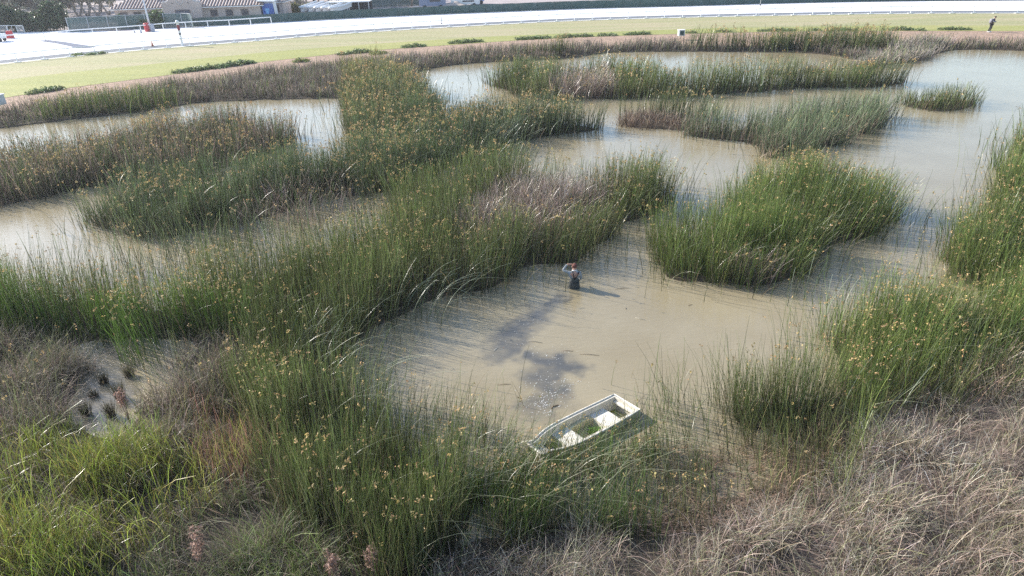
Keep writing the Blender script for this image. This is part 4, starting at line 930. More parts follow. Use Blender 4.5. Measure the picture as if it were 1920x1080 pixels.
# ------------------------------------------------------------------ background trees, hedge
def tree_mesh(seed, H, spread, n_clump, trunk_c, leaf_c, sparse=.5, leaf=.30, trunks=2):
    g = np.random.default_rng(seed); rr = random.Random(seed); bm = bmesh.new(); tips = []
    for k in range(trunks):
        lx, ly = rr.uniform(-.25, .25), rr.uniform(-.2, .2); pts = []; hh = H * rr.uniform(.55, .75)
        for i in range(6): u = i / 5; pts.append(Vector((lx * H * u + .12 * math.sin(3 * u + k), ly * H * u, hh * u)))
        tube(bm, pts, [.2 * (1 - .65 * i / 5) * H / 9 for i in range(6)], 6)
        for j in range(5):
            s_ = pts[rr.choice((2, 3, 4, 5))]; a = rr.uniform(0, 6.28); e = s_ + Vector((math.cos(a) * spread * .6, math.sin(a) * spread * .6, H * rr.uniform(.12, .3)))
            tube(bm, [s_, s_.lerp(e, .5) + Vector((0, 0, .3)), e], [.08, .05, .02], 5); tips.append(e)
        tips.append(pts[-1] + Vector((0, 0, H * .12)))
    L = Blades(); cs = []
    for k in range(n_clump):
        t_ = rr.choice(tips); cs.append((t_.x + rr.gauss(0, spread * .32), t_.y + rr.gauss(0, spread * .32), max(H * .3, min(H * 1.02, t_.z + rr.gauss(0, H * .09)))))
    cs = np.array(cs); m = len(cs); tint = np.array(leaf_c) * g.uniform(.55, 1.6, (m, 1)) * (1 + g.normal(0, .08, (m, 3)))
    per = 14; c = np.repeat(cs, per, 0) + g.normal(0, .33, (m * per, 3)) * np.array([1, 1, .7]) * spread * .22
    L.flecks(c, np.full(m * per, leaf), np.repeat(tint, per, 0), 2, .6)
    return bm, L
VAR = []
def make_tree(kind):
    name, par = {'eucalyptus': ('eucalyptus_tree', (31, 10.5, 2.6, 95, M_BARK, (.13, .145, .08), 3)), 'oak': ('bushy_tree', (32, 8.5, 3.2, 150, M_TWIG, (.085, .115, .04), 2)),
                 'grey': ('grey_shrub_tree', (33, 5.5, 3.0, 110, M_TWIG, (.19, .185, .15), 3)), 'golden': ('pale_willow', (34, 8, 2.8, 110, M_BARK, (.26, .23, .12), 3)),
                 'slim': ('slim_eucalyptus', (35, 11, 1.5, 60, M_BARK, (.15, .15, .10), 1))}[kind]
    seed, H, spr, nc, bark, leafc, tr = par; t = empty(name); bm, L = tree_mesh(seed, H, spr, nc, None, leafc, trunks=tr)
    build('trunk', bm, bark, t, True); L.build('crown', M_LEAF, t); return t
protos = {k: make_tree(k) for k in ('eucalyptus', 'oak', 'grey', 'golden', 'slim')}; usedp = set()
words_ = {'eucalyptus': ('pale trunked eucalyptus', 'tree', 'eucalyptus trees behind the hedge and clubhouse'), 'oak': ('dark bushy tree', 'tree', 'bushy trees on the far slope'), 'grey': ('grey leafed shrubby tree', 'shrub', 'grey shrubby trees on the far slope'),
          'golden': ('pale gold tinted tree', 'tree', 'gold tinted trees on the far slope'), 'slim': ('slim white stemmed tree', 'tree', 'slim white stemmed trees behind the yard')}
def place(kind, px, py, s, extra, lab):
    # px, py: where its foot stands on the ground seen from the drone
    o = protos[kind] if kind not in usedp else copy_tree(protos[kind]); usedp.add(kind)
    o.location = at(px, py, Z0); o.rotation_euler = (0, 0, random.uniform(0, 6.28)); o.scale = (s, s, s * random.uniform(.9, 1.1))
    w_, c_, g_ = words_[kind]; tag(o, f'{w_} {lab}', c_, g_)
T = [('eucalyptus', 66, 38, 1.0, 'leaning over the hedge above the white barriers'), ('eucalyptus', 74, 37, .9, 'second over the hedge, right beside the leaning one'), ('eucalyptus', 150, 34, 1.0, 'behind the left end of the mesh fence'),
     ('eucalyptus', 166, 33, 1.05, 'middle of the group behind the mesh fence'), ('eucalyptus', 185, 32, .95, 'right one of the group behind the mesh fence'), ('eucalyptus', 204, 28, .9, 'touching the left roof corner of the clubhouse'),
     ('oak', 8, 36, 1.0, 'behind the hedge at the left edge'), ('oak', 30, 24, 1.1, 'high on the slope at the upper left corner'), ('oak', 108, 30, .8, 'between two eucalyptus groups over the hedge'), ('oak', 60, 12, 1.2, 'at the very top left of centre of the hedge'), ('oak', 130, 16, 1.0, 'high above the left end of the mesh fence'), ('oak', 215, 18, .9, 'behind the left roof corner of the clubhouse'),
     ('oak', 672, 14, .75, 'round and dark behind the open shed'), ('oak', 695, 13, .65, 'right one of the two behind the open shed'), ('oak', 772, 12, .6, 'at the top edge left of the blue grey trailer'), ('oak', 240, 12, 1.1, 'above the left roof slope of the clubhouse'), ('oak', -40, 20, 1.2, 'cut by the left edge of the picture'),
     ('grey', 20, 42, 1.0, 'right behind the hedge at the left edge'), ('grey', 40, 38, 1.1, 'broad and low behind the hedge'), ('grey', 92, 40, 1.0, 'just right of the leaning eucalyptus pair'), ('grey', 118, 34, 1.1, 'above the hedge end'), ('grey', 142, 24, 1.2, 'high above the mesh fence corner'), ('grey', 190, 22, 1.0, 'between the eucalyptus trunks'),
     ('grey', 80, 22, 1.3, 'middle of the upper slope'), ('grey', 535, 20, .55, 'low, right of the blue kiosk'), ('grey', 560, 18, .6, 'low, left of the white boats'),
     ('golden', 45, 8, 1.1, 'at the upper left near the corner'), ('golden', 95, 10, 1.1, 'high over the hedge middle'), ('golden', 165, 10, 1.2, 'high over the mesh fence'), ('golden', 205, 8, 1.0, 'highest left of the clubhouse'), ('golden', 636, 12, .45, 'tiny and round above the white boats'), ('golden', 120, 2, 1.2, 'at the top edge over the hedge end'), ('golden', 10, 4, 1.2, 'in the very corner of the picture'),
     ('slim', 528, 14, .9, 'first to the right of the blue kiosk'), ('slim', 542, 12, .9, 'second to the right of the blue kiosk'), ('slim', 556, 13, .85, 'third to the right of the blue kiosk'), ('slim', 575, 10, .9, 'directly over the leftmost white boat'), ('slim', 597, 8, .9, 'behind the middle white boats'),
     ('slim', 618, 8, .9, 'behind the right white boats'), ('slim', 640, 6, .9, 'behind the left end of the shed'), ('slim', 652, 7, .8, 'behind the middle of the shed'), ('slim', 700, 6, .8, 'right of the shed'), ('slim', 716, 5, .8, 'second right of the shed'), ('slim', 735, 6, .7, 'third right of the shed'), ('slim', 755, 5, .75, 'left of the blue grey trailer'),
     ('oak', 590, 4, 1.2, 'dark and far behind the white boats'), ('oak', 540, 5, 1.2, 'dark and far right of the kiosk'), ('oak', 640, 2, 1.1, 'dark and far over the shed'), ('oak', 500, 4, 1.0, 'dark and far over the kiosk canopy'), ('oak', 690, 1, 1.1, 'far at the top edge right of the shed'), ('oak', 740, 1, 1.0, 'far at the top edge left of the trailers')]
for a in T: place(a[0], a[1], a[2], a[3], '', a[4])
def bush_row(name, label, cat, A, B_, h, wd, n, c, seed):
    g = np.random.default_rng(seed); A, B_ = Vector(A), Vector(B_); Ln = (B_ - A).length; t = empty(name, A, math.atan2((B_ - A).y, (B_ - A).x)); L = Blades()
    x = g.uniform(0, Ln, n); hh = h * (1 + .28 * vnoise(x, x * 0, 2.2, seed) + .12 * vnoise(x, x * 0, .7, seed + 1)); y = g.uniform(-.5, .5, n) * wd; z = g.uniform(.02, 1, n) ** .6 * hh * (1 - .35 * (2 * np.abs(y) / wd) ** 2)
    tint = np.array(c) * g.uniform(.5, 1.6, (n, 1)) * (1 + g.normal(0, .1, (n, 3))); L.flecks(np.stack([x, y, z], -1), np.full(n, .34), tint, 4, .5)
    L.build('foliage', M_LEAF, t); bm = bmesh.new()
    for k in range(int(Ln / 1.2)): a = .6 + k * 1.2; tube(bm, [(a, 0, -.05), (a + .1, .05, h * .7)], [.06, .02], 5)
    build('stems', bm, M_TWIG, t); tag(t, label, cat); return t
bush_row('hedge', 'tall dark clipped hedge at the far left behind the white barriers', 'hedge', at(-60, 61, Z0), at(127, 57, Z0), 3.6, 2.6, 5200, (.05, .08, .035), 91)
bush_row('hedge', 'leafy shrubs showing over the mesh fence in front of the building', 'shrubs', at(225, 54, Z0), at(312, 51.5, Z0), 2.2, 1.6, 900, (.08, .12, .04), 95)
bush_row('hedge', 'low olive hedge behind the green fence between kiosk and boats', 'hedge', at(522, 26, Z0), at(580, 23, Z0), 1.5, 1.2, 900, (.13, .13, .05), 97)
# chain fence of the yard behind
fence_thing('yard_fence', 'thin grey wire fence at the back of the yard left of the trailers', [at(660, 16, Z0), at(730, 13, Z0), at(810, 9, Z0)], 1.8, 3.0, mesh_material(), M_METAL)

# ------------------------------------------------------------------ the white rowing boat
pb, ps = at(1008, 843, .2), at(1174, 757, .2)
mid = (pb + ps) / 2; dvec = ps - pb; BL = math.hypot(dvec.x, dvec.y) + .12; BANGLE = math.atan2(dvec.y, dvec.x)
boat = empty('rowing_boat', (mid.x, mid.y, -.31), BANGLE); boat.rotation_euler = (R(-3), R(-.8), BANGLE)
tag(boat, 'worn white open rowing boat with two bench seats half sunk among reeds', 'boat')
M_HULL = mat('weathered_gelcoat', (.58, .54, .46), .5, .5, noise=(.45, .41, .33), nscale=5)
M_RIM = mat('chalky_rim', (.74, .71, .64), .5, .4, noise=(.52, .47, .38), nscale=9)
M_FLOOR = mat('stained_floor', (.40, .35, .22), .6, .4, noise=(.24, .20, .09), nscale=5); M_RIB = mat('cream_ribs', (.62, .56, .40), .6, .4, noise=(.5, .42, .22), nscale=4)
HW = .52
def hw(u):       # half width at the rim, u 0 bow .. 1 stern
    return HW * max(.56, (1 - (1 - min(1, (u + .01) / .45)) ** 2.3) ** .6) * (1 - .07 * max(0, u - .6) / .4)
def rimz(u): return .50 + .06 * (1 - u) ** 2
NS = 26; US = [i / NS for i in range(NS + 1)]; X = lambda u: -BL / 2 + BL * u
bm = bmesh.new()
outer = []
for u in US:
    w, z = hw(u), rimz(u); lift = .10 * (1 - min(1, u / .3)) ** 2
    outer.append([bm.verts.new((X(u) + (.10 * (1 - min(1, u / .15)) if k_ else 0), s * w * f_, zz)) for s, f_, zz, k_ in ((-1, 1, z, 0), (-1, .96, z * .55 + lift * .5, 0), (-1, .8, .03 + lift, 1), (-1, .45, -.03 + lift, 1), (1, .45, -.03 + lift, 1), (1, .8, .03 + lift, 1), (1, .96, z * .55 + lift * .5, 0), (1, 1, z, 0))])
for a, b in zip(outer, outer[1:]):
    for k in range(7): bm.faces.new((a[k], a[k + 1], b[k + 1], b[k]))
bm.faces.new(outer[0]); bm.faces.new(outer[-1])
inner = []; t_ = .075
for u in US:
    x = X(u); x = max(-BL / 2 + .07, min(BL / 2 - .06, x)); w, z = hw(u) - t_, rimz(u)
    inner.append([bm.verts.new((x, s * w * f_, zz)) for s, f_, zz in ((-1, 1, z), (-1, .93, .30), (-1, .88, .115), (1, .88, .115), (1, .93, .30), (1, 1, z))])
for a, b in zip(inner, inner[1:]):
    for k in range(5):
        f = bm.faces.new((a[k], b[k], b[k + 1], a[k + 1])); f.material_index = 1 if k == 2 else 0
bm.faces.new(inner[0]); bm.faces.new(inner[-1])
for i in range(NS):
    bm.faces.new((outer[i][0], outer[i + 1][0], inner[i + 1][0], inner[i][0])); bm.faces.new((outer[i][7], inner[i][5], inner[i + 1][5], outer[i + 1][7]))
bm.faces.new((outer[0][0], inner[0][0], inner[0][5], outer[0][7])); bm.faces.new((outer[-1][0], outer[-1][7], inner[-1][5], inner[-1][0]))
build('hull', bm, [M_HULL, M_FLOOR], boat)
bm = bmesh.new()
loop = [(X(u), -hw(u) - .012, rimz(u) + .006) for u in US] + [(X(u), hw(u) + .012, rimz(u) + .006) for u in US[::-1]]
loop.append(loop[0]); tube(bm, loop, .026, 8, cap=False); build('gunwale', bm, M_RIM, boat, True)
def bench(u0, u1, z, name='bench_seat', m=M_RIM, solid=True, bow_cut=0):
    bm = bmesh.new(); n = 8; a = []
    for i in range(n + 1):
        u = u0 + (u1 - u0) * i / n; w = hw(u) * .94 - t_
        bot = .12 if solid else z - .04
        a.append([bm.verts.new(c) for c in ((X(u), -w, bot), (X(u), -w, z), (X(u) - bow_cut * math.cos(0), 0, z + .012), (X(u), w, z), (X(u), w, bot))])
    for p_, q_ in zip(a, a[1:]):
        for k in range(5): bm.faces.new((p_[k], p_[(k + 1) % 5], q_[(k + 1) % 5], q_[k]))
    bm.faces.new(a[0]); bm.faces.new(a[-1]); return build(name, bm, m, boat)
bench(.27, .43, .345); bench(.68, .84, .335)
bench(.955, .985, .40, 'stern_deck', M_RIM, False); bench(.03, .115, .40, 'bow_deck', M_RIM, False)
# side ledges that join the benches
for s_ in (-1, 1):
    bm = bmesh.new(); rows = []
    for i in range(13):
        u = .43 + .25 * i / 12; w = hw(u) * .93 - t_; inn = w - (.10 + .07 * (2 * i / 12 - 1) ** 4)
        rows.append([bm.verts.new(c) for c in ((X(u), s_ * w, .12), (X(u), s_ * w, .34), (X(u), s_ * inn, .34), (X(u), s_ * inn * .96, .12))])
    for p_, q_ in zip(rows, rows[1:]):
        for k in range(4): bm.faces.new((p_[k], p_[(k + 1) % 4], q_[(k + 1) % 4], q_[k]))
    bm.faces.new(rows[0]); bm.faces.new(rows[-1]); build('side_ledge', bm, mat('stained_ledge', (.60, .55, .38), .6, noise=(.46, .38, .2), nscale=6), boat)
for u0, u1 in ((.11, .27), (.435, .675), (.845, .95)):
    n = int((u1 - u0) / .021)
    bm = bmesh.new()
    for i in range(n):
        u = u0 + (u1 - u0) * (i + .5) / n; box(bm, (X(u), 0, .14), (.026, 1.56 * (hw(u) - t_) - .12, .045))
    bmesh.ops.bevel(bm, geom=bm.edges[:], offset=.008, segments=1)
    build('floor_ribs', bm, M_RIB, boat)
M_BILGE = mat('green_bilge_water', (.17, .17, .02), .12, .5, noise=(.36, .32, .05), nscale=6)
for u0, u1, z in ((.09, .265, .125), (.845, .955, .12)):
    bm = bmesh.new(); a = [[bm.verts.new((X(u0 + (u1 - u0) * i / 6), s_ * (hw(u0 + (u1 - u0) * i / 6) * .9 - t_), z + .018)) for s_ in (-1, 1)] for i in range(7)]
    for p_, q_ in zip(a, a[1:]): bm.faces.new((p_[0], p_[1], q_[1], q_[0]))
    build('bilge_water', bm, M_BILGE, boat)
# the water stops at the planks: open the sheet inside the hull
wat = bpy.data.objects['water']; bmw = bmesh.new(); bmw.from_mesh(wat.data); inv = boat.matrix_basis.inverted()
kill = []
for f in bmw.faces:
    c = f.calc_center_median()
    if abs(c.x - mid.x) < 2 and abs(c.y - mid.y) < 2:
        q = inv @ c; u = (q.x + BL / 2) / BL
        if .022 < u < .982 and abs(q.y) < hw(u) * .95 - .045: kill.append(f)
bmesh.ops.delete(bmw, geom=kill, context='FACES'); bmw.to_mesh(wat.data); bmw.free()
bm = bmesh.new(); box(bm, (X(.16), .12, .2), (.22, .3, .1), rz=.3); bmesh.ops.bevel(bm, geom=bm.edges[:], offset=.02, segments=2); build('wet_locker', bm, mat('dark_locker', (.05, .06, .06), .4), boat)
# green plant growing inside the boat, and reed fragments lying in it
W2 = boat.matrix_basis
g = np.random.default_rng(5); L = Blades(); n = 130
L.flecks(np.stack([g.normal(0, .09, n), g.normal(0, .07, n), np.abs(g.normal(0, .05, n)) + .02], -1), np.full(n, .05), np.tile(C(.09, .20, .02), (n, 1)) * g.uniform(.6, 1.5, (n, 1)), 3, .5)
pl = L.build('water_weed', M_LEAF); pl.location = W2 @ Vector((X(.60), -.08, .16)); tag(pl, 'small bright green weed growing on the floor of the white boat', 'weed')

# ------------------------------------------------------------------ people
def skin_obj(name, verts, edges, radii, m, parent=None, sub=2, root=0):
    bm = bmesh.new(); lay = bm.verts.layers.skin.verify(); vs = []
    for i, (v, r_) in enumerate(zip(verts, radii)):
        q = bm.verts.new(v); r_ = r_ if isinstance(r_, tuple) else (r_, r_); q[lay].radius = r_; q[lay].use_root = (i == root); vs.append(q)
    for a, b in edges: bm.edges.new((vs[a], vs[b]))
    me = bpy.data.meshes.new(name); bm.to_mesh(me); bm.free(); o = bpy.data.objects.new(name, me); col.objects.link(o)
    o.modifiers.new('skin', 'SKIN').use_smooth_shade = True; sm = o.modifiers.new('sub', 'SUBSURF'); sm.levels = sm.render_levels = sub
    me.materials.append(m)
    if parent: o.parent = parent
    return o
def chain_person(name, label, loc, rz, J, mats, scale=1.0):
    """J: dict of joints; builds body, clothing shells, head details"""
    t = empty(name, loc, rz); t.scale = (scale,) * 3
    order = ['pelvis', 'waist', 'chest', 'neck', 'head', 'crown', 'shL', 'elL', 'wrL', 'paL', 'shR', 'elR', 'wrR', 'paR', 'hiL', 'knL', 'anL', 'toL', 'hiR', 'knR', 'anR', 'toR']
    rad = {'pelvis': (.15, .12), 'waist': (.135, .105), 'chest': (.16, .12), 'neck': (.058, .058), 'head': (.082, .095), 'crown': (.07, .08), 'shL': .062, 'elL': .043, 'wrL': .03, 'paL': (.036, .02), 'shR': .062, 'elR': .043, 'wrR': .03, 'paR': (.036, .02),
           'hiL': .09, 'knL': .06, 'anL': .043, 'toL': .042, 'hiR': .09, 'knR': .06, 'anR': .043, 'toR': .042}
    ix = {k: i for i, k in enumerate(order)}
    E_ = [('pelvis', 'waist'), ('waist', 'chest'), ('chest', 'neck'), ('neck', 'head'), ('head', 'crown')]
    for s_ in 'LR': E_ += [('chest', 'sh' + s_), ('sh' + s_, 'el' + s_), ('el' + s_, 'wr' + s_), ('wr' + s_, 'pa' + s_), ('pelvis', 'hi' + s_), ('hi' + s_, 'kn' + s_), ('kn' + s_, 'an' + s_), ('an' + s_, 'to' + s_)]
    V = [J[k] for k in order]; Rr = [rad[k] for k in order]; E2 = [(ix[a], ix[b]) for a, b in E_]
    # fingers
    for s_ in 'LR':
        w, p_ = Vector(J['wr' + s_]), Vector(J['pa' + s_]); d = (p_ - w).normalized(); side = d.cross(Vector(J.get('palm' + s_, (0, 1, 0)))).normalized(); nrm = side.cross(d)
        for k, (o_, l_) in enumerate(((-.028, .062), (-.009, .075), (.010, .070), (.028, .055))):
            a = p_ + side * o_; b = a + d * l_ * .55; c = b + (d * .8 - nrm * .6).normalized() * l_ * .5
            n0 = len(V); V += [a + d * .012, b, c]; Rr += [.0095, .0085, .007]; E2 += [(ix['pa' + s_], n0), (n0, n0 + 1), (n0 + 1, n0 + 2)]
        n0 = len(V); a = w.lerp(p_, .55) - side * .038; b = a + (d - side * .9).normalized() * .035; V += [a, b]; Rr += [.011, .009]; E2 += [(ix['pa' + s_], n0), (n0, n0 + 1)]
    skin_obj('body', V, E2, Rr, mats['skin'], t, 2, 0)
    def shell(nm, ks, es, grow, m, over={}):
        i2 = {k: i for i, k in enumerate(ks)}; rr = []
        for k in ks:
            r_ = over.get(k, rad[k]); r_ = r_ if isinstance(r_, tuple) else (r_, r_); rr.append((r_[0] + grow, r_[1] + grow))
        return skin_obj(nm, [J[k] for k in ks], [(i2[a], i2[b]) for a, b in es], rr, m, t, 2, 0)
    return t, shell
def face(t, c, fwd, r_, m_skin, m_dark):
    """nose, ears, eyes and mouth on the head ball centred c, looking along fwd"""
    c, f = Vector(c), Vector(fwd).normalized(); s_ = f.cross(Vector((0, 0, 1))).normalized(); u = s_.cross(f)
    bm = bmesh.new(); tube(bm, [c + f * (r_ * .9) + u * .02, c + f * (r_ + .03) - u * .015], [.01, .016], 6); build('nose', bm, m_skin, t, True)
    for k in (-1, 1):
        bm = bmesh.new(); bmesh.ops.create_uvsphere(bm, u_segments=8, v_segments=6, radius=.011, matrix=Matrix.Translation(c + f * (r_ * .94) + s_ * (.032 * k) + u * .022)); build('eye', bm, m_dark, t, True)
        bm = bmesh.new(); bmesh.ops.create_uvsphere(bm, u_segments=8, v_segments=6, radius=.026, matrix=Matrix.Translation(c + s_ * (r_ * .98 * k)) @ Matrix.Diagonal((.6, .8, 1.2, 1))); build('ear', bm, m_skin, t, True)
    bm = bmesh.new(); tube(bm, [c + f * (r_ * .93) - u * .045 - s_ * .02, c + f * (r_ * .95) - u * .048, c + f * (r_ * .93) - u * .045 + s_ * .02], .006, 5); build('mouth', bm, m_dark, t)
M_SKIN = mat('skin', (.52, .30, .22), .55, .4); M_DARK = mat('dark_eye', (.05, .03, .03), .4)
# wader, seen from behind; water reaches the hips. local +y = the way the person faces
J = dict(pelvis=(0, 0, .93), waist=(0, .01, 1.10), chest=(0, .0, 1.34), neck=(0, .03, 1.50), head=(-.01, .07, 1.62), crown=(-.01, .075, 1.70),
         shL=(-.19, .0, 1.42), elL=(-.42, .10, 1.50), wrL=(-.24, .20, 1.68), paL=(-.15, .21, 1.675), shR=(.19, .0, 1.41), elR=(.25, .05, 1.14), wrR=(.14, .27, 1.10), paR=(.09, .32, 1.11),
         hiL=(-.10, 0, .86), knL=(-.12, .04, .48), anL=(-.13, -.02, .09), toL=(-.15, .14, .04), hiR=(.10, 0, .86), knR=(.12, .02, .48), anR=(.13, -.04, .09), toR=(.16, .12, .04), palmL=(0, .3, -1), palmR=(0, 0, -1))
M_WADER = mat('olive_grey_waders', (.075, .082, .078), .6, .35, noise=(.05, .056, .055), nscale=7); M_SHIRT = mat('grey_shirt', (.30, .32, .33), .8, .2, noise=(.24, .26, .27), nscale=9); M_SLEEVE = M_SHIRT
wp = at(1077, 540, 0)
t, shell = chain_person('wading_person', '', (wp.x, wp.y, -.80), R(2), J, {'skin': M_SKIN})
t.name = 'person'
armL = [('chest', 'shL'), ('shL', 'elL'), ('elL', 'wrL')]; armR = [('chest', 'shR'), ('shR', 'elR'), ('elR', 'wrR')]
shell('shirt', ['waist', 'chest', 'neck', 'shL', 'elL', 'wrL', 'shR', 'elR', 'wrR'], [('waist', 'chest'), ('chest', 'neck')] + armL + armR, .012, M_SHIRT)
shell('waders', ['pelvis', 'waist', 'chest', 'hiL', 'knL', 'anL', 'toL', 'hiR', 'knR', 'anR', 'toR'], [('pelvis', 'waist'), ('waist', 'chest')] + [(a + s_, b + s_) for s_ in 'LR' for a, b in (('hi', 'kn'), ('kn', 'an'), ('an', 'to'))] + [('pelvis', 'hiL'), ('pelvis', 'hiR')], .034, M_WADER, {'chest': (.125, .10), 'waist': (.15, .12), 'pelvis': (.17, .14)})
M_STRAP = mat('black_strap', (.012, .012, .016), .6)
for a, b in (((-.10, -.02, 1.50), (-.02, -.165, 1.22)), ((.16, -.02, 1.47), (-.02, -.165, 1.22))):
    bm = bmesh.new(); a, b = Vector(a), Vector(b); m_ = a.lerp(b, .5) + Vector((0, -.075, .02)); m2 = a.lerp(b, .2) + Vector((0, -.07, .03))
    tube(bm, [a, m2, m_, b], .019, 6); build('strap', bm, M_STRAP, t, True)
bm = bmesh.new(); tube(bm, [(-.185, 0, 1.10), (-.10, -.14, 1.09), (0, -.165, 1.09), (.10, -.14, 1.09), (.185, 0, 1.10), (.1, .14, 1.1), (-.1, .14, 1.1), (-.185, 0, 1.1)], .014, 6); build('belt', bm, M_STRAP, t, True)
bm = bmesh.new(); bmesh.ops.create_uvsphere(bm, u_segments=20, v_segments=12, radius=1, matrix=Matrix.Translation((.0, .045, 1.685)) @ Euler((R(8), 0, 0)).to_matrix().to_4x4() @ Matrix.Diagonal((.098, .115, .085, 1)))
build('hair', bm, mat('auburn_hair', (.10, .035, .025), .7, .3, noise=(.15, .055, .04), nscale=30, bump=(60, .4, .01)), t, True)
bm = bmesh.new(); tube(bm, [(-.085, .02, 1.515), (-.04, -.055, 1.53), (.04, -.055, 1.53), (.085, .02, 1.515)], .024, 8); build('collar', bm, mat('pale_collar', (.6, .6, .6), .8), t, True)
face(t, (-.01, .075, 1.64), (-.3, 1, 0), .088, M_SKIN, M_DARK)
tag(t, 'person in grey waders standing waist deep in the pond, one hand raised to the head', 'person')
# walker on the far bank, in profile, leaning forward to the right (local +x = facing)
J2 = dict(pelvis=(.10, 0, .93), waist=(.12, 0, 1.08), chest=(.17, 0, 1.32), neck=(.23, 0, 1.48), head=(.31, 0, 1.58), crown=(.33, 0, 1.66),
          shL=(.17, .19, 1.38), elL=(.16, .24, 1.12), wrL=(.38, .15, 1.10), paL=(.45, .10, 1.12), shR=(.17, -.19, 1.38), elR=(.16, -.24, 1.12), wrR=(.38, -.15, 1.12), paR=(.45, -.10, 1.14),
          hiL=(.09, .10, .87), knL=(.06, .10, .48), anL=(-.08, .10, .09), toL=(.08, .11, .04), hiR=(.09, -.10, .87), knR=(.10, -.10, .48), anR=(-.02, -.10, .09), toR=(.14, -.11, .04), palmL=(0, 0, -1), palmR=(0, 0, -1))
rad_fix = None
wk = at(1854, 60.5, Z0)
t, shell = chain_person('person', '', wk, R(-4), J2, {'skin': M_SKIN}, 1.04)
M_JACK = mat('navy_jacket', (.018, .02, .035), .6, .3, noise=(.03, .032, .05)); M_PANT = mat('black_trousers', (.022, .022, .024), .7, .3)
shell('jacket', ['pelvis', 'waist', 'chest', 'neck', 'shL', 'elL', 'wrL', 'shR', 'elR', 'wrR'], [('pelvis', 'waist'), ('waist', 'chest'), ('chest', 'neck')] + armL + armR, .028, M_JACK)
shell('trousers', ['pelvis', 'hiL', 'knL', 'anL', 'hiR', 'knR', 'anR'], [('pelvis', 'hiL'), ('pelvis', 'hiR')] + [(a + s_, b + s_) for s_ in 'LR' for a, b in (('hi', 'kn'), ('kn', 'an'))], .018, M_PANT)
for s_ in 'LR':
    a, b = Vector(J2['an' + s_]), Vector(J2['to' + s_]); bm = bmesh.new(); tube(bm, [a + Vector((-.06, 0, -.035)), a.lerp(b, .5) + Vector((0, 0, -.01)), b + Vector((.05, 0, 0))], [.052, .055, .042], 10); build('shoe', bm, M_WHITE, t, True)
bm = bmesh.new(); tube(bm, [(.02, -.20, 1.20), (.14, -.275, 1.20), (.34, -.20, 1.185)], .032, 8); tube(bm, [(.02, .20, 1.20), (.14, .275, 1.20), (.34, .20, 1.185)], .032, 8); b_ = build('pale_stripe', bm, mat('pale_stripe', (.6, .6, .65), .7), t, True)
bm = bmesh.new(); box(bm, (-.07, 0, 1.20), (.20, .34, .48), ry=R(12)); bmesh.ops.bevel(bm, geom=bm.edges[:], offset=.06, segments=3); build('backpack', bm, mat('grey_backpack', (.20, .20, .23), .8), t, True)
bm = bmesh.new(); bmesh.ops.create_uvsphere(bm, u_segments=16, v_segments=10, radius=1, matrix=Matrix.Translation((.30, 0, 1.635)) @ Matrix.Diagonal((.115, .1, .085, 1))); build('hair', bm, mat('dark_hair', (.035, .028, .022), .7), t, True)
bm = bmesh.new(); tube(bm, [(.16, -.06, 1.47), (.12, 0, 1.5), (.16, .06, 1.47)], .045, 8); build('hood', bm, mat('cream_hood', (.6, .58, .5), .8), t, True)
face(t, (.31, 0, 1.60), (1, 0, -.35), .088, M_SKIN, M_DARK)
tag(t, 'person in dark jacket walking along the far dirt bank, head bent down', 'person')

# ------------------------------------------------------------------ tufts in the tiny pool, dock stalks, floating bits
def tuft(px, py, h, r_, n, c0, c1, name, label, cat, group=None, lean=.55, seed=0, z=None):
    g = np.random.default_rng(seed); B = Blades(); a = g.uniform(0, 6.28, n); q = g.uniform(0, r_, n); v = at(px, py, 0 if z is None else z)
    B.add(np.stack([np.cos(a) * q, np.sin(a) * q, np.full(n, -.05)], -1), h * g.uniform(.6, 1.1, n), np.stack([np.cos(a), np.sin(a)], -1) * g.uniform(.05, lean, (n, 1)), .6, np.full(n, .012), g.uniform(0, 3.1, n), np.array(c0) * g.uniform(.6, 1.4, (n, 1)), np.array(c1) * g.uniform(.6, 1.4, (n, 1)), 4, .3)
    o = B.build(name, M_DRY); o.location = v; tag(o, label, cat, group); return o
for i, (a, b, h, lb) in enumerate(((196, 718, .32, 'topmost dark rush tuft alone in the tiny pool'), (176, 743, .2, 'smallest dark rush tuft in the middle of the tiny pool'), (163, 778, .38, 'dark rush tuft nearest the cattails in the tiny pool'),
                                   (243, 705, .36, 'dark rush tuft at the upper right rim of the tiny pool'), (226, 746, .5, 'largest dark rush tuft at the right rim of the tiny pool'), (208, 780, .4, 'dark rush tuft low at the right rim of the tiny pool'))):
    tuft(a, b, h * 1.35, .13, 150, (.045, .035, .025), (.09, .085, .05), 'rush_tuft', lb, 'tuft', 'dark tufts in the tiny pool', .42, 200 + i)
def dock(px, py, h, label, seed, z=.2):
    g = np.random.default_rng(seed); t = empty('dock_stalk', at(px, py, z)); bm = bmesh.new()
    for k in range(4):
        L = Blades()
        dx, dy = g.normal(0, .12, 2); tube(bm, [(0, 0, -.1), (dx * .6, dy * .6, h * .6), (dx, dy, h * g.uniform(.85, 1.05))], [.012, .009, .004], 5)
        m = 26; u = g.uniform(.5, 1, m); L.flecks(np.stack([dx * u + g.normal(0, .03, m), dy * u + g.normal(0, .03, m), h * u], -1), np.full(m, .045), np.tile(C(.36, .23, .18), (m, 1)) * g.uniform(.6, 1.4, (m, 1)), 5, .6); L.build('seed_cluster', M_DRY, t)['kind'] = 'stuff'
    build('stalks', bm, M_TWIG, t); tag(t, label, 'weed stalk', 'dried dock stalks')
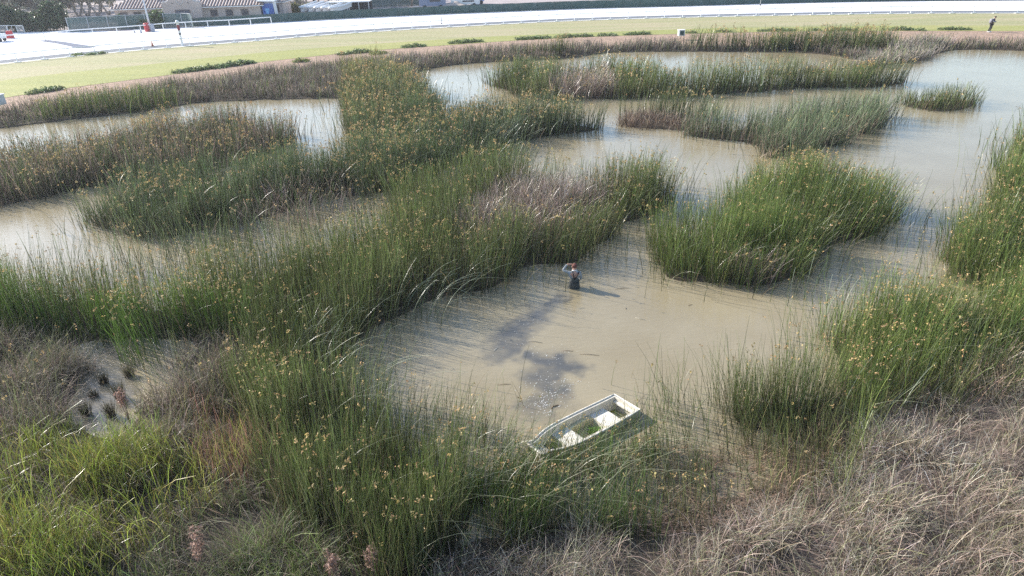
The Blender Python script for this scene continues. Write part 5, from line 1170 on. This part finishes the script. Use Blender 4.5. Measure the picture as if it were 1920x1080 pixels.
for i, (a, b, h, lb) in enumerate(((243, 790, 1.0, 'pinkish dried seed stalk rising at the right of the tiny pool'), (385, 1075, 1.0, 'brown seed stalk at the bottom between cattails and grey rush'), (633, 1110, 1.0, 'seed stalk at the bottom edge below the tall dark reeds'),
                                   (705, 1090, .9, 'seed stalk beside the curled straw at the bottom edge'))): dock(a, b, h, lb, 300 + i)
def stick(px, py, L_, ang, label, c=(.16, .11, .07), r_=.007, bend=.018):
    v = at(px, py, .012); bm = bmesh.new(); tube(bm, [(-L_ / 2, 0, 0), (0, bend, .006), (L_ / 2, 0, 0)], [r_ * .7, r_, r_ * .6], 6)
    o = build('floating_stem', bm, mat('wet_stem', c, .5), None, True); o.location = v; o.rotation_euler = (0, 0, ang); tag(o, label, 'stem', 'stems floating on the pond')
for a in ((1166, 541, .55, .12, 'thin dark stem floating right of the wader'), (1174, 578, .12, 1.4, 'short upright looking stub floating below the wader shadow'), (1200, 598, .35, -.5, 'pale stem floating in the middle of the pool', (.5, .47, .38)),
          (1065, 658, .32, -.2, 'dark stem floating at the right end of the dark patch'), (1105, 665, .6, -.2, 'long thin dark stem floating right of the dark patch'), (945, 721, .42, .02, 'dark stem floating left of the boat bow'),
          (1003, 641, .5, -.3, 'bent stem floating on the upper dark patch', (.22, .2, .17)), (930, 655, .24, 1.0, 'pale stub floating on the dark patch nearest the reeds', (.6, .6, .55)), (1040, 762, .25, .6, 'brown leaf blade floating by the boat rim', (.14, .08, .04), .013),
          (1435, 549, .35, .3, 'stem drifting at the front of the oval reed island'), (968, 497, .3, .0, 'pale stem at the edge of the wide ridge left of the wader', (.6, .6, .5)), (1294, 572, .2, .5, 'tiny dark stem in the open water right of the wader')): stick(*a)
# foam and chaff drifting on the dark film
g = np.random.default_rng(77); B = Blades(); pts = []
for (a, b, sd, n) in ((1035, 742, 26, 130), (1015, 762, 14, 90), (1065, 720, 14, 40), (1035, 668, 20, 40), (1000, 600, 16, 25), (965, 640, 22, 25), (1020, 715, 18, 35), (880, 590, 30, 15)):
    for k in range(n): v = at(a + g.normal(0, sd), b + g.normal(0, sd * .6), .006); pts.append((v.x, v.y, .006))
pts = np.array(pts); n = len(pts); a = g.uniform(0, 6.28, n); ln = g.uniform(.008, .03, n) * (1 + (g.random(n) < .1) * 1.5); wd = g.uniform(.004, .012, n)
d1 = np.stack([np.cos(a), np.sin(a), a * 0], -1) * ln[:, None]; d2 = np.stack([-np.sin(a), np.cos(a), a * 0], -1) * wd[:, None]
B.co.append(np.stack([pts - d1, pts - d2, pts + d1, pts + d2], 1).reshape(-1, 3).astype(np.float32)); tt = np.ones((n * 4, 4), np.float32); tt[:, :3] = np.repeat(np.where(g.random((n, 1)) < .8, np.array([[.75, .75, .72]]), np.array([[.4, .25, .15]])), 4, 0)
B.tint.append(tt); B.fc.append(np.arange(n * 4).reshape(-1, 4)); B.n = n * 4
tag(B.build('floating_chaff', M_DRY), 'white foam and chaff flecks drifting on the dark patch beside the boat', 'chaff', kind='stuff')
# fallen reed litter on the mud right of the boat
B = Blades(); n = 1500; v = [at(g.uniform(1150, 1520), g.uniform(840, 1010), 0) for _ in range(n)]
v = np.array([(p.x, p.y, 0) for p in v]); ok = ~inside(pxpoly([(1150, 860, 0), (1260, 850, 0), (1180, 940, 0), (1100, 960, 0)]), v[:, 0], v[:, 1]); v = v[ok]; n = len(v)
v[:, 2] = np.maximum(ground_z(v[:, 0], v[:, 1]), 0) + g.uniform(.01, .08, n); a = g.normal(.1, .6, n)
B.add(v, np.full(n, .05), np.stack([np.cos(a), np.sin(a)], -1) * g.uniform(3, 11, (n, 1)), 0, g.uniform(.008, .02, n), a + 1.57, np.tile(C(.22, .15, .11), (n, 1)) * g.uniform(.4, 2.0, (n, 1)), np.tile(C(.24, .17, .12), (n, 1)) * g.uniform(.4, 2.0, (n, 1)), 2, .5)
tag(B.build('reed_litter', M_DRY), 'fallen brown reed litter on the wet mud right of the boat', 'litter', kind='stuff')

# long pale reeds bent right over at the edge of the wide ridge
g = np.random.default_rng(91); B = Blades()
for (px, py, n, sd, a0) in ((800, 590, 16, 30, 25), (740, 600, 12, 30, 30), (860, 560, 12, 25, 15), (610, 740, 26, 45, 10), (560, 720, 14, 40, 60), (690, 770, 12, 30, 5), (1560, 640, 9, 40, 40), (1500, 560, 4, 20, 60), (1650, 780, 12, 50, 45), (1870, 760, 6, 40, -60), (930, 270, 22, 45, 20), (560, 640, 12, 60, 20), (1750, 620, 8, 50, 30)):
    v = np.array([tuple(at(px + g.normal(0, sd), py + g.normal(0, sd * .5), 0)) for _ in range(n)]); a = np.radians(g.normal(a0, 16, n)); dep = project(v[:, 0], v[:, 1])[2]
    B.add(v, g.uniform(1.9, 2.5, n), np.stack([np.cos(a), np.sin(a)], -1) * g.uniform(.5, 1.15, (n, 1)), .8, np.maximum(.016, dep * .0009), g.uniform(0, 3.1, n), np.tile(C(.12, .15, .07), (n, 1)), C(.36, .40, .28) * g.uniform(.6, 1.3, (n, 1)), 8, .35, g.uniform(.0, .55, n))  # pale tip colour stands in for the sheen of the arcs
tag(B.build('bent_reeds', M_BLADE), 'long pale green reeds bent over in arcs above the darker beds', 'reeds', kind='stuff')

# ------------------------------------------------------------------ air
bm = bmesh.new(); box(bm, (0, 130, 12), (560, 420, 30)); hz = bpy.data.materials.new('haze'); hz.use_nodes = True; t_ = hz.node_tree
t_.nodes.remove(t_.nodes['Principled BSDF']); pv = t_.nodes.new('ShaderNodeVolumePrincipled'); pv.inputs['Color'].default_value = (.86, .9, 1, 1); pv.inputs['Density'].default_value = .00032; pv.inputs['Anisotropy'].default_value = .35
t_.links.new(pv.outputs[0], t_.nodes['Material Output'].inputs['Volume']); tag(build('haze', bm, hz), kind='stuff')
